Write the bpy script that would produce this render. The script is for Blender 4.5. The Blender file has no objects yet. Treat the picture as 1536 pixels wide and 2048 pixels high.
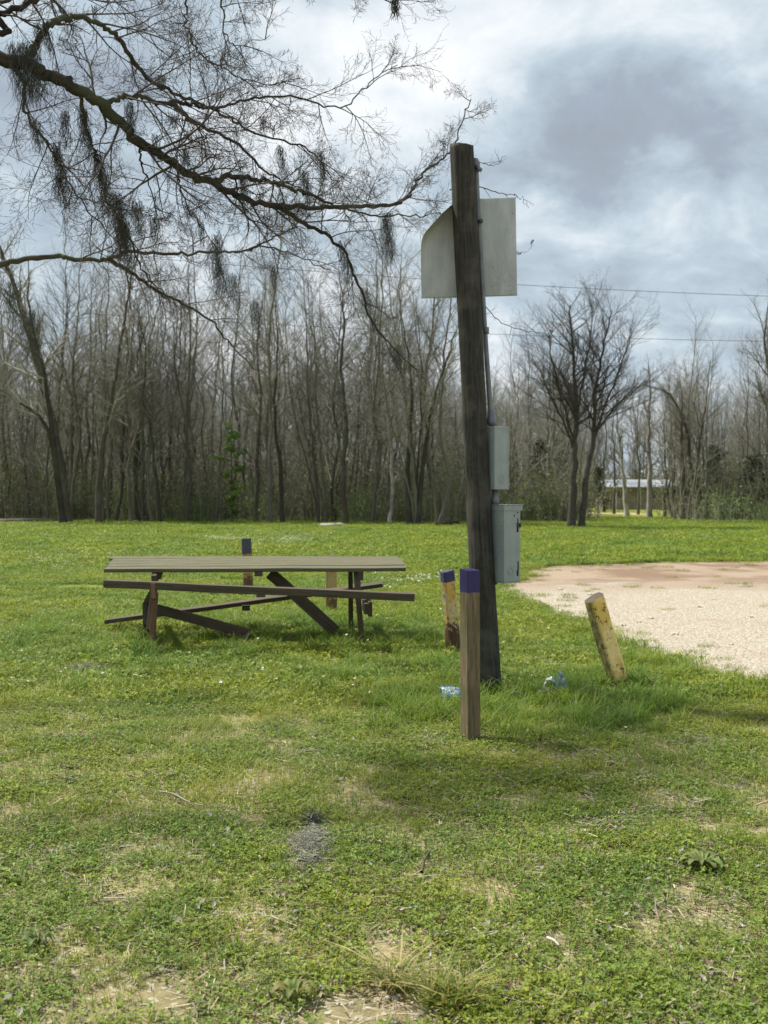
import bpy, bmesh, math, random
import numpy as np
from mathutils import Vector, Matrix, noise as mn

# ------------------------------------------------------------------ camera, world, sun, exposure
scene = bpy.context.scene
C = bpy.context.collection
F, HZ, EYE = 2200.0, 985.0, 1.55          # focal length in photo pixels, horizon row, eye height
cam_d = bpy.data.cameras.new("camera"); cam = bpy.data.objects.new("camera", cam_d); C.objects.link(cam)
cam.location = (0, 0, EYE); cam.rotation_euler = (math.radians(90), 0, 0)
cam_d.sensor_fit = 'HORIZONTAL'; cam_d.sensor_width = 36; cam_d.lens = F/1536*36
cam_d.shift_y = -(1024-HZ)/1536
cam_d.clip_start = 0.1; cam_d.clip_end = 2000
cam_d.dof.use_dof = True; cam_d.dof.focus_distance = 5.6; cam_d.dof.aperture_fstop = 51.56/8.0
scene.camera = cam
scene.view_settings.view_transform = 'Standard'; scene.view_settings.look = 'None'
scene.view_settings.exposure = 0.72; scene.view_settings.gamma = 1
scene.cycles.use_denoising = True
scene.cycles.max_bounces = 6; scene.cycles.transparent_max_bounces = 4
scene.cycles.diffuse_bounces = 3; scene.cycles.glossy_bounces = 2; scene.cycles.transmission_bounces = 3

SUN_EL, SUN_AZ = math.radians(58), math.radians(-62)      # azimuth measured from +Y towards +X
sun_dir = Vector((math.sin(SUN_AZ)*math.cos(SUN_EL), math.cos(SUN_AZ)*math.cos(SUN_EL), math.sin(SUN_EL)))
sd = bpy.data.lights.new("sun", 'SUN'); sd.energy = 5.0; sd.angle = math.radians(4); sd.color = (1, .955, .87)
so = bpy.data.objects.new("sun", sd); C.objects.link(so)
so.rotation_euler = sun_dir.to_track_quat('Z', 'Y').to_euler()

def P(px, py, d): return Vector(((px-768)*d/F, d, EYE+(HZ-py)*d/F))
def GD(py): return EYE*F/(py-HZ)
def G(px, py): d = GD(py); return Vector(((px-768)*d/F, d, 0))

class NT:
    """small node-tree helper"""
    def __init__(s, nt): s.nt = nt; nt.nodes.clear()
    def n(s, t, **k):
        x = s.nt.nodes.new(t)
        for a, b in k.items(): setattr(x, a, b)
        return x
    def put(s, sock, v):
        if isinstance(v, bpy.types.NodeSocket): s.nt.links.new(v, sock)
        elif v is not None:
            if hasattr(sock.default_value, '__len__') and not hasattr(v, '__len__'): v = [v]*len(sock.default_value)
            if hasattr(sock.default_value, '__len__') and len(sock.default_value) == 4 and len(v) == 3: v = (*v, 1)
            sock.default_value = v
    def m(s, op, a, b=None, c=None, clamp=False):
        x = s.n('ShaderNodeMath', operation=op, use_clamp=clamp)
        for i, v in enumerate((a, b, c)): s.put(x.inputs[i], v) if v is not None else None
        return x.outputs[0]
    def vm(s, op, a, b=None):
        x = s.n('ShaderNodeVectorMath', operation=op); s.put(x.inputs[0], a)
        if b is not None: s.put(x.inputs[1], b)
        return x.outputs[0]
    def noise(s, vec, scale=5, detail=4, rough=.55, dist=0, col=False):
        x = s.n('ShaderNodeTexNoise'); s.put(x.inputs['Vector'], vec); s.put(x.inputs['Scale'], scale)
        s.put(x.inputs['Detail'], detail); s.put(x.inputs['Roughness'], rough); s.put(x.inputs['Distortion'], dist)
        return x.outputs['Color' if col else 'Fac']
    def vor(s, vec, scale=5, out='Distance'):
        x = s.n('ShaderNodeTexVoronoi'); s.put(x.inputs['Vector'], vec); s.put(x.inputs['Scale'], scale); return x.outputs[out]
    def mr(s, v, a, b, c=0, d=1, smooth=True):
        x = s.n('ShaderNodeMapRange'); x.interpolation_type = 'SMOOTHSTEP' if smooth else 'LINEAR'
        for i, q in enumerate((v, a, b, c, d)): s.put(x.inputs[i], q)
        return x.outputs[0]
    def mix(s, f, a, b, mode='MIX'):
        x = s.n('ShaderNodeMix', data_type='RGBA', blend_type=mode); s.put(x.inputs[0], f); s.put(x.inputs[6], a); s.put(x.inputs[7], b)
        return x.outputs[2]
    def sep(s, v): x = s.n('ShaderNodeSeparateXYZ'); s.put(x.inputs[0], v); return x.outputs
    def comb(s, a, b, c):
        x = s.n('ShaderNodeCombineXYZ')
        for i, q in enumerate((a, b, c)): s.put(x.inputs[i], q)
        return x.outputs[0]
    def ramp(s, f, stops):
        x = s.n('ShaderNodeValToRGB'); s.put(x.inputs[0], f); e = x.color_ramp.elements
        while len(e) < len(stops): e.new(.5)
        for i, (p, c) in enumerate(stops): e[i].position = p; e[i].color = (*c, 1)
        return x.outputs[0]
    def bump(s, h, strength=.5, dist=.01):
        x = s.n('ShaderNodeBump'); s.put(x.inputs['Height'], h); x.inputs['Strength'].default_value = strength; x.inputs['Distance'].default_value = dist
        return x.outputs[0]

world = bpy.data.worlds.new("World"); scene.world = world; world.use_nodes = True
w = NT(world.node_tree)
sky = w.n('ShaderNodeTexSky', sky_type='NISHITA'); sky.sun_disc = False
sky.sun_elevation = SUN_EL; sky.sun_rotation = SUN_AZ; sky.air_density = 1.0; sky.dust_density = 1.5
dirv = w.vm('NORMALIZE', w.n('ShaderNodeTexCoord').outputs['Generated'])
dx, dy, dz = w.sep(dirv)
up = w.m('MAXIMUM', w.m('ADD', dz, .42), .05)
pl = w.comb(w.m('DIVIDE', dx, up), w.m('DIVIDE', dy, up), 0)
n_big = w.noise(w.vm('ADD', pl, (3.2, 1.7, 0)), 2.2, 9, .62, .3)
n_mid = w.noise(w.vm('ADD', pl, (7.7, 4.1, 2)), 6.0, 9, .60, .4)
# each cloud mass has its own direction on the sky
fy = w.m('MAXIMUM', dy, .05)
wob = w.noise(dirv, 7.0, 8, .65, .3, col=True)
wx, wy, wz = w.sep(wob)
U = w.m('ADD', w.m('DIVIDE', dx, fy), w.m('MULTIPLY', w.m('SUBTRACT', wx, .5), .16))
V = w.m('ADD', w.m('DIVIDE', dz, fy), w.m('MULTIPLY', w.m('SUBTRACT', wy, .5), .12))
tot = w.m('ADD', w.m('MULTIPLY', n_big, .45), w.m('MULTIPLY', n_mid, .55))
tot = w.m('ADD', w.m('MULTIPLY', w.m('SUBTRACT', tot, .5), 2.0), .64)
for (px, py, rx, ry, s_) in [(1130, 285, 330, 120, -.32), (1300, 300, 240, 80, -.22), (1350, 420, 400, 300, -.12), (980, 380, 160, 60, -.16), (1420, 190, 180, 70, -.12), (1330, 600, 330, 60, -.13), (1100, 560, 160, 60, -.10),
        (330, 120, 260, 90, -.24), (60, 330, 230, 240, -.28), (600, 500, 320, 60, -.10), (830, 120, 200, 100, .17), (560, 290, 170, 90, .22),
        (700, 230, 160, 60, .12), (1340, 320, 70, 34, .20), (1520, 110, 90, 70, .18), (1480, 640, 160, 50, .12), (1160, 470, 160, 40, .10), (250, 640, 500, 120, .12)]:
    a = w.m('DIVIDE', w.m('SUBTRACT', U, (px-768)/F), rx/F); b = w.m('DIVIDE', w.m('SUBTRACT', V, (HZ-py)/F), ry/F)
    g = w.m('EXPONENT', w.m('MULTIPLY', w.m('ADD', w.m('MULTIPLY', a, a), w.m('MULTIPLY', b, b)), -.8))
    tot = w.m('ADD', tot, w.m('MULTIPLY', g, s_))
cloud = w.ramp(tot, [(0, (.32, .37, .42)), (.25, (.36, .42, .50)), (.52, (.50, .60, .68)), (.76, (.76, .82, .87)), (1, (.95, .97, .98))])
gap = w.mr(w.noise(w.vm('ADD', pl, (1.1, 9.3, 5)), 1.7, 5, .5, .3), .60, .74)
blue = w.mix(1.0, sky.outputs[0], (.125, .125, .125), 'MULTIPLY')
colr = w.mix(w.m('MULTIPLY', gap, .4), cloud, blue)
bg = w.n('ShaderNodeBackground'); w.put(bg.inputs[0], colr); bg.inputs[1].default_value = 0.67
w.put(w.n('ShaderNodeOutputWorld').inputs[0], bg.outputs[0])

# ------------------------------------------------------------------ helpers
def tag(o, label=None, cat=None, group=None, kind=None):
    for k, v in (('label', label), ('category', cat), ('group', group), ('kind', kind)):
        if v: o[k] = v
    return o
def empty(name, loc=(0, 0, 0), label=None, cat=None, group=None, rot=(0, 0, 0)):
    o = bpy.data.objects.new(name, None); C.objects.link(o); o.location = loc; o.rotation_euler = rot; o.empty_display_size = .2
    return tag(o, label, cat, group)
def link(name, me, mats=None, parent=None, loc=None):
    o = bpy.data.objects.new(name, me); C.objects.link(o)
    if mats:
        for q in (mats if isinstance(mats, (list, tuple)) else [mats]): me.materials.append(q)
    if parent: o.parent = parent
    if loc is not None: o.location = loc
    return o
def copy_tree(o, parent=None):
    c = o.copy(); C.objects.link(c)
    if parent: c.parent = parent
    for ch in o.children: copy_tree(ch, c)
    return c
def mesh_np(name, V_, faces, attrs=None, smooth=True, mi=None):
    """faces: list of int arrays (n,k)"""
    me = bpy.data.meshes.new(name); V_ = np.asarray(V_, 'f'); me.vertices.add(len(V_)); me.vertices.foreach_set('co', V_.ravel())
    fl = [np.asarray(f, 'i') for f in faces if len(f)]
    loops = np.concatenate([f.ravel() for f in fl]); tots = np.concatenate([np.full(len(f), f.shape[1], 'i') for f in fl])
    st = np.concatenate([[0], np.cumsum(tots)[:-1]]).astype('i')
    me.loops.add(len(loops)); me.loops.foreach_set('vertex_index', loops)
    me.polygons.add(len(tots)); me.polygons.foreach_set('loop_start', st)
    me.polygons.foreach_set('use_smooth', np.full(len(tots), smooth))
    if mi is not None: me.polygons.foreach_set('material_index', np.asarray(mi, 'i'))
    if attrs:
        for k, (ty, arr) in attrs.items():
            a = me.attributes.new(k, ty, 'POINT'); a.data.foreach_set({'FLOAT': 'value', 'FLOAT_VECTOR': 'vector', 'FLOAT_COLOR': 'color', 'INT': 'value'}[ty], np.asarray(arr, 'i' if ty == 'INT' else 'f').ravel())
    me.update(calc_edges=True); me.validate(); return me

class Tubes:
    def __init__(s): s.v = []; s.f = []; s.n = 0; s.g = []; s.c = []
    def add(s, pts, rad, sides=4):
        pts = np.asarray(pts, float); rad = np.broadcast_to(np.asarray(rad, float), (len(pts),))
        t = np.gradient(pts, axis=0); t /= (np.linalg.norm(t, axis=1, keepdims=True)+1e-9)
        m = np.abs(t.mean(0)); ref = np.eye(3)[int(np.argmin(m))]
        a = np.cross(t, ref); a /= (np.linalg.norm(a, axis=1, keepdims=True)+1e-9); b = np.cross(t, a)
        th = np.arange(sides)*2*math.pi/sides
        ring = pts[:, None, :]+rad[:, None, None]*(np.cos(th)[None, :, None]*a[:, None, :]+np.sin(th)[None, :, None]*b[:, None, :])
        k = len(pts); s.v.append(ring.reshape(-1, 3))
        L = np.concatenate([[0], np.cumsum(np.linalg.norm(np.diff(pts, axis=0), axis=1))])
        s.g.append(np.stack([np.repeat(L, sides), np.tile(np.cos(th), k)*rad.repeat(sides), np.tile(np.sin(th), k)*rad.repeat(sides)], 1))
        i = np.arange(k-1)[:, None]*sides; j = np.arange(sides)[None, :]; j2 = (j+1) % sides
        s.f.append((np.stack([i+j, i+j2, i+sides+j2, i+sides+j], -1).reshape(-1, 4))+s.n); s.n += k*sides
        if sides == 4 or sides > 4:
            pass
    def build(s, name, mat, parent=None, off=(0, 0, 0)):
        me = mesh_np(name, np.concatenate(s.v)-np.array(off), [np.concatenate(s.f)], {'grain': ('FLOAT_VECTOR', np.concatenate(s.g))})
        return link(name, me, mat, parent)

def rnd_unit(r):
    v = np.array([r.gauss(0, 1), r.gauss(0, 1), r.gauss(0, 1)]); return v/(np.linalg.norm(v)+1e-9)
def resample(pts, n):
    """smooth (Catmull-Rom) curve through the points"""
    p = np.asarray(pts, float); q = np.vstack([2*p[0]-p[1], p, 2*p[-1]-p[-2]]); out = []
    for i in range(len(p)-1):
        a, b, c, d = q[i:i+4]
        for k in range(n):
            t = k/n; out.append(.5*((2*b)+(-a+c)*t+(2*a-5*b+4*c-d)*t*t+(-a+3*b-3*c+d)*t**3))
    out.append(p[-1]); return np.array(out)

def grow(tb, r, p0, d0, L, r0, lev, spec):
    """recursive branch. spec: list per level of (children, length ratio, spread deg, wobble, tropism z, segs, sides)"""
    nchild, ratio, spread, wob_, trop, segs, sides = spec[lev]
    p = np.array(p0, float); d = np.array(d0, float); pts = [p.copy()]; ds = [d.copy()]
    st = L/segs
    for k in range(segs):
        d = d+rnd_unit(r)*wob_; d[2] += trop; d /= np.linalg.norm(d); p = p+d*st; pts.append(p.copy()); ds.append(d.copy())
    rad = r0*(1-np.linspace(0, 1, segs+1)*.72)
    tb.add(pts, np.maximum(rad, .0009), sides)
    if lev+1 < len(spec):
        for c in range(nchild):
            f = (c+.3+r.random()*.7)/nchild*.85+.13; x = min(f, .999)*segs; i = int(x); u = x-i
            q = pts[i]*(1-u)+pts[min(i+1, segs)]*u; dd = ds[min(i+1, segs)]
            ax = np.cross(dd, rnd_unit(r)); ax /= (np.linalg.norm(ax)+1e-9)
            an = math.radians(spread*(.6+.7*r.random())); nd = dd*math.cos(an)+ax*math.sin(an)
            rr = rad[min(i, segs)]*(.62 if lev else .55)
            grow(tb, r, q, nd, L*ratio*(.55+.75*r.random())*(1.15-.55*f), rr, lev+1, spec)

def sub(n_, pr):   # shift all building of a mesh to a root's local frame
    return np.asarray(n_)-np.asarray(pr)

# ------------------------------------------------------------------ materials
def new_mat(name):
    m = bpy.data.materials.new(name); m.use_nodes = True; return m, NT(m.node_tree)
def finish(t, color, rough=.8, normal=None, trans=0, spec=.3, metal=0):
    b = t.n('ShaderNodeBsdfPrincipled'); t.put(b.inputs['Base Color'], color); t.put(b.inputs['Roughness'], rough)
    t.put(b.inputs['Specular IOR Level'], spec); t.put(b.inputs['Metallic'], metal)
    if normal is not None: t.put(b.inputs['Normal'], normal)
    out = b.outputs[0]
    if trans:
        tr = t.n('ShaderNodeBsdfTranslucent'); t.put(tr.inputs[0], color); mx = t.n('ShaderNodeMixShader'); mx.inputs[0].default_value = trans
        t.put(mx.inputs[1], out); t.put(mx.inputs[2], tr.outputs[0]); out = mx.outputs[0]
    t.put(t.n('ShaderNodeOutputMaterial').inputs[0], out)
def attr(t, n_, out='Vector'): return t.n('ShaderNodeAttribute', attribute_name=n_).outputs[out]

def wood(name, ca, cb, cc=None, blot=.5, streak=(2.6, 55, 55), bump=.6, paint=None, chips=None, rough=.85):
    """grain-following weathered wood; optional paint (color, threshold along, wobble) and chips (color, amount, low, high)"""
    m, t = new_mat(name); g = attr(t, 'grain')
    rn = t.n('ShaderNodeObjectInfo').outputs['Random']
    g = t.vm('ADD', g, t.comb(t.m('MULTIPLY', rn, 7.0), 0, 0)) if paint is None and chips is None else g
    s1 = t.noise(t.vm('MULTIPLY', g, streak), 1, 5, .65, .3)
    s2 = t.noise(t.vm('MULTIPLY', g, (streak[0]*2.2, streak[1]*3, streak[2]*3)), 1, 3, .6)
    bl = t.noise(g, 5, 4, .6)
    c = t.mix(t.mr(s1, .3, .7), ca, cb)
    if cc: c = t.mix(t.m('MULTIPLY', t.mr(bl, .45, .7), blot), c, cc)
    c = t.mix(t.m('MULTIPLY', t.mr(s2, .55, .75), .45), c, tuple(x*.35 for x in ca))
    h = t.m('ADD', s1, t.m('MULTIPLY', s2, .5)); ro = rough
    if chips:
        col, col2, amt, lo, hi = chips
        gx = t.sep(g)[0]
        n1 = t.noise(g, 22, 6, .7); n2 = t.noise(t.vm('MULTIPLY', g, (1, 2.2, 2.2)), 60, 4, .6)
        prof = t.mr(gx, lo, hi, .30, 0)
        v = t.m('ADD', t.m('ADD', t.m('MULTIPLY', n1, .65), t.m('MULTIPLY', n2, .35)), prof)
        k = t.mr(v, amt, amt+.03, 1, 0)
        pc = t.mix(t.mr(t.noise(g, 9, 4, .6), .4, .65), col, col2)
        pc = t.mix(t.m('MULTIPLY', t.mr(t.noise(g, 90, 3, .6), .55, .7), .5), pc, tuple(x*.35 for x in col))
        gy = t.sep(g)[1]; pc = t.mix(t.m('MULTIPLY', t.mr(gy, -.05, -.072), t.mr(n1, .3, .6, .55, .95)), pc, (.12, .125, .05))
        c = t.mix(k, c, pc); h = t.m('ADD', h, t.m('MULTIPLY', k, .8))
    if paint:
        col, thr, wb = paint
        gx = t.sep(g)[0]; e = t.m('ADD', gx, t.m('MULTIPLY', t.m('SUBTRACT', t.noise(g, 30, 3, .6), .5), wb))
        k = t.mr(e, thr, thr+.004)
        pc = t.mix(t.m('MULTIPLY', s1, .5), col, tuple(x*.6 for x in col))
        k = t.m('MULTIPLY', k, t.mr(t.noise(t.vm('MULTIPLY', g, (3, 40, 40)), 2, 4, .7), .72, .66))
        c = t.mix(k, c, pc)
    finish(t, c, ro, t.bump(h, bump, .004), spec=.25)
    return m

def plain(name, col, rough=.6, var=.25, scale=8, bump=0, spec=.4, metal=0, trans=0):
    m, t = new_mat(name); o = t.n('ShaderNodeTexCoord').outputs['Object']
    n_ = t.noise(o, scale, 5, .6); c = t.mix(t.mr(n_, .3, .7), tuple(x*(1-var) for x in col), tuple(min(1, x*(1+var)) for x in col))
    finish(t, c, rough, t.bump(n_, bump, .003) if bump else None, trans, spec, metal); return m

def leafy(name, mult=(1, 1, 1), trans=.4, rough=.55, patch=True):
    """colour from the blade's own vertex colour, varied over the ground in metre-wide patches"""
    m, t = new_mat(name); c = attr(t, 'col', 'Color'); pos = t.n('ShaderNodeNewGeometry').outputs['Position']
    if patch:
        a = t.noise(pos, .45, 4, .6); b = t.noise(pos, 2.6, 3, .6)
        c = t.mix(t.mr(a, .38, .64), t.mix(1, c, (.84, .94, .95), 'MULTIPLY'), t.mix(1, c, (1.2, 1.1, .85), 'MULTIPLY'))
        c = t.mix(t.m('MULTIPLY', t.mr(b, .5, .72), .6), c, t.mix(1, c, (1.2, 1.07, .8), 'MULTIPLY'))
        r_ = t.n('ShaderNodeObjectInfo').outputs['Random']
        c = t.mix(r_, t.mix(1, c, (.8, .85, .85), 'MULTIPLY'), t.mix(1, c, (1.15, 1.12, 1.0), 'MULTIPLY'))
    c = t.mix(1, c, mult, 'MULTIPLY')
    finish(t, c, rough, None, trans, .25); return m

def make_ground_mat():
    m, t = new_mat('ground_soil'); pos = t.n('ShaderNodeNewGeometry').outputs['Position']; x, y, z = t.sep(pos)
    a = t.noise(pos, 1.3, 6, .65); b = t.noise(pos, 14, 6, .7); d = t.noise(pos, 90, 4, .7)
    soil = t.mix(t.mr(a, .4, .62), (.24, .19, .12), (.40, .30, .185)); soil = t.mix(t.mr(b, .35, .7), soil, (.17, .13, .08))
    soil = t.mix(t.m('MULTIPLY', t.mr(d, .5, .7), .5), soil, (.50, .43, .31))
    st = t.vor(pos, 55, 'Color'); sg = t.mr(t.sep(st)[0], .86, .9); soil = t.mix(t.m('MULTIPLY', sg, .7), soil, (.50, .45, .36))
    gr = t.mix(t.mr(a, .35, .65), (.15, .19, .03), (.21, .235, .05)); gr = t.mix(t.mr(b, .4, .75), gr, (.10, .11, .035))
    k = t.mr(t.m('ADD', y, t.m('MULTIPLY', a, 6)), 8, 15, .25, 1)
    c = t.mix(t.m('MULTIPLY', k, t.mr(b, .2, .5, .6, 1)), soil, gr)
    finish(t, c, .95, t.bump(t.m('ADD', b, t.m('MULTIPLY', d, .5)), .8, .02), spec=.1); return m
M = {}
M['ground'] = make_ground_mat()
def make_gravel():
    m, t = new_mat('pale_gravel'); pos = t.n('ShaderNodeNewGeometry').outputs['Position']; x, y, z = t.sep(pos)
    a = t.noise(pos, .7, 5, .6); b = t.noise(pos, 9, 6, .75); st = t.vor(pos, 38, 'Color'); sx, sy, sz = t.sep(st); dd = t.vor(pos, 38)
    c = t.mix(sx, (.30, .27, .22), (.46, .42, .35)); c = t.mix(t.mr(b, .45, .7), c, (.38, .33, .255)); c = t.mix(t.mr(dd, .45, .8), c, (.25, .2, .14))
    dirt = t.mix(b, (.235, .16, .11), (.16, .11, .075))
    yy = t.m('ADD', y, t.m('MULTIPLY', t.m('SUBTRACT', a, .5), 9)); k = t.mr(yy, 16.5, 19.5)
    k2 = t.m('MULTIPLY', t.mr(a, .56, .66), .75)
    c = t.mix(t.m('MAXIMUM', k, k2), c, t.mix(t.mr(a, .4, .6), dirt, (.30, .235, .17)))
    finish(t, c, .95, t.bump(t.m('SUBTRACT', b, dd), .9, .02), spec=.1); return m
M['gravel'] = make_gravel()
M['dirt'] = plain('path_dirt', (.40, .29, .19), .95, .25, 2, 0, .1)
M['grass'] = leafy('grass_leaf'); M['long'] = leafy('long_grass_leaf', (.95, 1.0, .95), .45)
M['dry'] = leafy('dry_leaf', trans=.15, rough=.8, patch=False)
M['brush'] = leafy('brush_leaf', trans=.35, patch=False); M['needle'] = leafy('needle_leaf', trans=.2, patch=False)
def bark(name, ca, cb, cc=None):
    m, t = new_mat(name); g = attr(t, 'grain'); o = t.n('ShaderNodeNewGeometry').outputs['Position']
    n1 = t.noise(t.vm('MULTIPLY', g, (5, 45, 45)), 1, 4, .6); n2 = t.noise(o, 1.7, 4, .6)
    c = t.mix(t.mr(n1, .3, .7), ca, cb)
    if cc: c = t.mix(t.m('MULTIPLY', t.mr(n2, .45, .65), .7), c, cc)
    r_ = t.n('ShaderNodeObjectInfo').outputs['Random']; c = t.mix(r_, t.mix(1, c, (.6, .6, .6), 'MULTIPLY'), t.mix(1, c, (1.5, 1.48, 1.42), 'MULTIPLY'))
    finish(t, c, .9, None, spec=.15); return m
M['bark_far'] = bark('woods_bark', (.055, .05, .042), (.13, .12, .10), (.09, .10, .065))
M['twig_far'] = bark('woods_twig', (.135, .128, .105), (.22, .21, .175))
M['bark_big'] = plain('grey_brown_bark', (.065, .058, .048), .9, .3, 6, 0, .15)
M['bark_pale'] = bark('pale_bark', (.30, .28, .24), (.48, .45, .40), (.15, .13, .1))
M['bark_dark'] = bark('dark_bark', (.05, .042, .034), (.09, .076, .06), (.10, .105, .08))
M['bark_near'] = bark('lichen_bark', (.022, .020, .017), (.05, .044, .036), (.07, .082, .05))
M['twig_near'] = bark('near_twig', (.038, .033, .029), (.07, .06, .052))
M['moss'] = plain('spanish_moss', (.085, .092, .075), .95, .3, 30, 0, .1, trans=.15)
M['moss_dry'] = plain('fallen_moss', (.30, .30, .24), .95, .35, 30, 0, .1, trans=.15)

# ------------------------------------------------------------------ ground
def grid_lines():
    xs = sorted(set([-600, -300, -150, -80]+[round(-50+i*2.5, 2) for i in range(41)]+[80, 150, 300, 600]))
    ys = sorted(set([-40, -20, -8]+[round(-2+i*1.0, 2) for i in range(60)]+[60, 65, 70, 80, 90, 100, 120, 150, 200, 300, 500, 900, 1500]))
    return np.array(xs), np.array(ys)
xs, ys = grid_lines(); XX, YY = np.meshgrid(xs, ys); vv = np.stack([XX.ravel(), YY.ravel(), np.zeros(XX.size)], 1)
nx = len(xs); i, j = np.meshgrid(np.arange(nx-1), np.arange(len(ys)-1)); b0 = (j*nx+i).ravel()
tag(link('ground', mesh_np('ground', vv, [np.stack([b0, b0+1, b0+nx+1, b0+nx], 1)]), M['ground']), 'grassy field with worn patches of bare soil', 'ground', kind='structure')

def ragged(pts, amp, step, seed, z, name, mat, label, cat='path'):
    """flat sheet with a ragged outline"""
    out = []; n = len(pts)
    for a in range(n):
        p, q = Vector(pts[a]), Vector(pts[(a+1) % n]); L = (q-p).length; k = max(1, int(L/step)) if L < 30 else 6
        for s_ in range(k):
            c = p.lerp(q, s_/k); nn = mn.noise_vector(Vector((c.x*1.1, c.y*1.1, seed)))*amp+mn.noise_vector(Vector((c.x*5, c.y*5, seed)))*amp*.45
            out.append((c.x+nn.x, c.y+nn.y, z))
    bm = bmesh.new(); f = bm.faces.new([bm.verts.new(v) for v in out]); bmesh.ops.triangulate(bm, faces=[f])
    me = bpy.data.meshes.new(name); bm.to_mesh(me); bm.free()
    return tag(link(name, me, mat), label, cat, kind='structure')
lot_px = [(1560, 1372), (1480, 1362), (1400, 1346), (1340, 1322), (1250, 1290), (1180, 1262), (1130, 1236), (1075, 1214), (1025, 1196), (990, 1180), (1010, 1164), (1060, 1153), (1030, 1143), (1090, 1132), (1180, 1128), (1536, 1122)]
lot = [tuple(G(*q))[:2] for q in lot_px]; lot_poly = [(8.2, 6.5)][:0]+[(40, 5.0), (9.0, 6.2), (5.2, 8.2)]+lot+[(14, 25.5), (40, 27)]
lot3 = [(a, b, 0) for a, b in lot_poly]
ragged(lot3, .26, .12, 3.3, .004, 'gravel_lot', M['gravel'], 'pale gravel and dirt parking area with a ragged grassy edge', 'gravel')
def c_y(p): return p[1]
def inlot(x, y):
    c = False; n = len(lot_poly)
    for a in range(n):
        x1, y1 = lot_poly[a]; x2, y2 = lot_poly[(a+1) % n]
        if (y1 > y) != (y2 > y) and x < (x2-x1)*(y-y1)/(y2-y1)+x1: c = not c
    return c
def strip(ptsA, wid, name, label, seed):
    L = [G(*q) for q in ptsA]; poly = [(p.x, p.y-wid, 0) for p in L]+[(p.x, p.y+wid, 0) for p in reversed(L)]
    ragged(poly, wid*.45, .8, seed, .005, name, M['dirt'], label)
strip([(1215, 1049), (1290, 1052), (1370, 1056), (1440, 1058)], 1.3, 'dirt_track', 'reddish dirt track crossing the far grass', 8)
strip([(1150, 1025), (1220, 1027), (1290, 1028)], 2.6, 'dirt_path', 'pale dirt path in front of the distant house', 9)

# ------------------------------------------------------------------ grass and litter on the ground
def plants_mesh(name, n, R, kind, hmin, hmax, wd, seed, cols, lean=.6):
    r = random.Random(seed); v = []; tri = []; col = []
    def quad(a, b, c, d, co):
        k = len(v); v.extend([a, b, c, d]); tri.extend([(k, k+1, k+2), (k, k+2, k+3)]); col.extend([co]*4)
    for _ in range(n):
        rr = R*math.sqrt(r.random()); an = r.random()*6.283; x, y = rr*math.cos(an), rr*math.sin(an); h = r.uniform(hmin, hmax)
        co = r.choice(cols); f = r.uniform(.75, 1.3); co = (co[0]*f*r.uniform(.9, 1.12), co[1]*f, co[2]*f, 1)
        if kind == 'blade':
            az = r.random()*6.283; dx_, dy_ = math.cos(az), math.sin(az); ln = h*lean*r.uniform(.3, 1.2); ww = wd*r.uniform(.7, 1.2)
            sx, sy = -dy_*ww/2, dx_*ww/2; tw = r.uniform(-.6, .6)
            sx, sy = sx*math.cos(tw)-sy*math.sin(tw), sx*math.sin(tw)+sy*math.cos(tw)
            k = len(v); p = []
            for s_, wf in ((0, 1), (.4, .9), (.75, .6), (1, 0)):
                cx = x+dx_*ln*s_*s_; cy = y+dy_*ln*s_*s_; cz = h*(s_-.28*lean*s_*s_)
                if wf: v.extend([(cx-sx*wf, cy-sy*wf, cz), (cx+sx*wf, cy+sy*wf, cz)])
                else: v.append((cx, cy, cz))
            tri.extend([(k, k+1, k+3), (k, k+3, k+2), (k+2, k+3, k+5), (k+2, k+5, k+4), (k+4, k+5, k+6)]); col.extend([co]*7)
        elif kind == 'leaf':
            for q in range(r.choice((2, 3, 3))):
                az = an+q*2.1+r.random(); s_ = wd*r.uniform(.6, 1.25); tl = r.uniform(-.25, .75)
                dx_, dy_ = math.cos(az), math.sin(az); px, py = -dy_, dx_
                b = (x, y, h); c = (x+dx_*s_, y+dy_*s_, h+s_*tl)
                m1 = (x+dx_*s_*.55+px*s_*.42, y+dy_*s_*.55+py*s_*.42, h+s_*tl*.6+s_*.10); m2 = (x+dx_*s_*.55-px*s_*.42, y+dy_*s_*.55-py*s_*.42, h+s_*tl*.6+s_*.10)
                quad(b, m1, c, m2, co)
        elif kind == 'straw':
            az = r.random()*6.283; L = r.uniform(.03, .10); dx_, dy_ = math.cos(az)*L, math.sin(az)*L; ww = wd*r.uniform(.5, 1.3)
            px, py = -math.sin(az)*ww/2, math.cos(az)*ww/2; z1, z2 = r.uniform(.002, hmax), r.uniform(.002, hmax)
            quad((x-px, y-py, z1), (x+px, y+py, z1+ww*.3), (x+dx_+px, y+dy_+py, z2), (x+dx_-px, y+dy_-py, z2), co)
        elif kind == 'dead':
            az = r.random()*6.283; s_ = r.uniform(.4, 1.1)*wd; t1 = r.uniform(-.3, .5); dx_, dy_ = math.cos(az)*s_, math.sin(az)*s_; px, py = -dy_*.3, dx_*.3
            z = r.uniform(.006, hmax); k = len(v)
            v.extend([(x, y, z), (x+dx_*.5+px, y+dy_*.5+py, z+s_*.28), (x+dx_, y+dy_, z+s_*t1), (x+dx_*.5-px, y+dy_*.5-py, z+s_*.22), (x+dx_*.5, y+dy_*.5, z+s_*.05)])
            tri.extend([(k, k+1, k+4), (k+1, k+2, k+4), (k, k+4, k+3), (k+4, k+2, k+3)]); col.extend([co]*5)
    return mesh_np(name, v, [np.array(tri)], {'col': ('FLOAT_COLOR', col)}, smooth=False)

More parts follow.
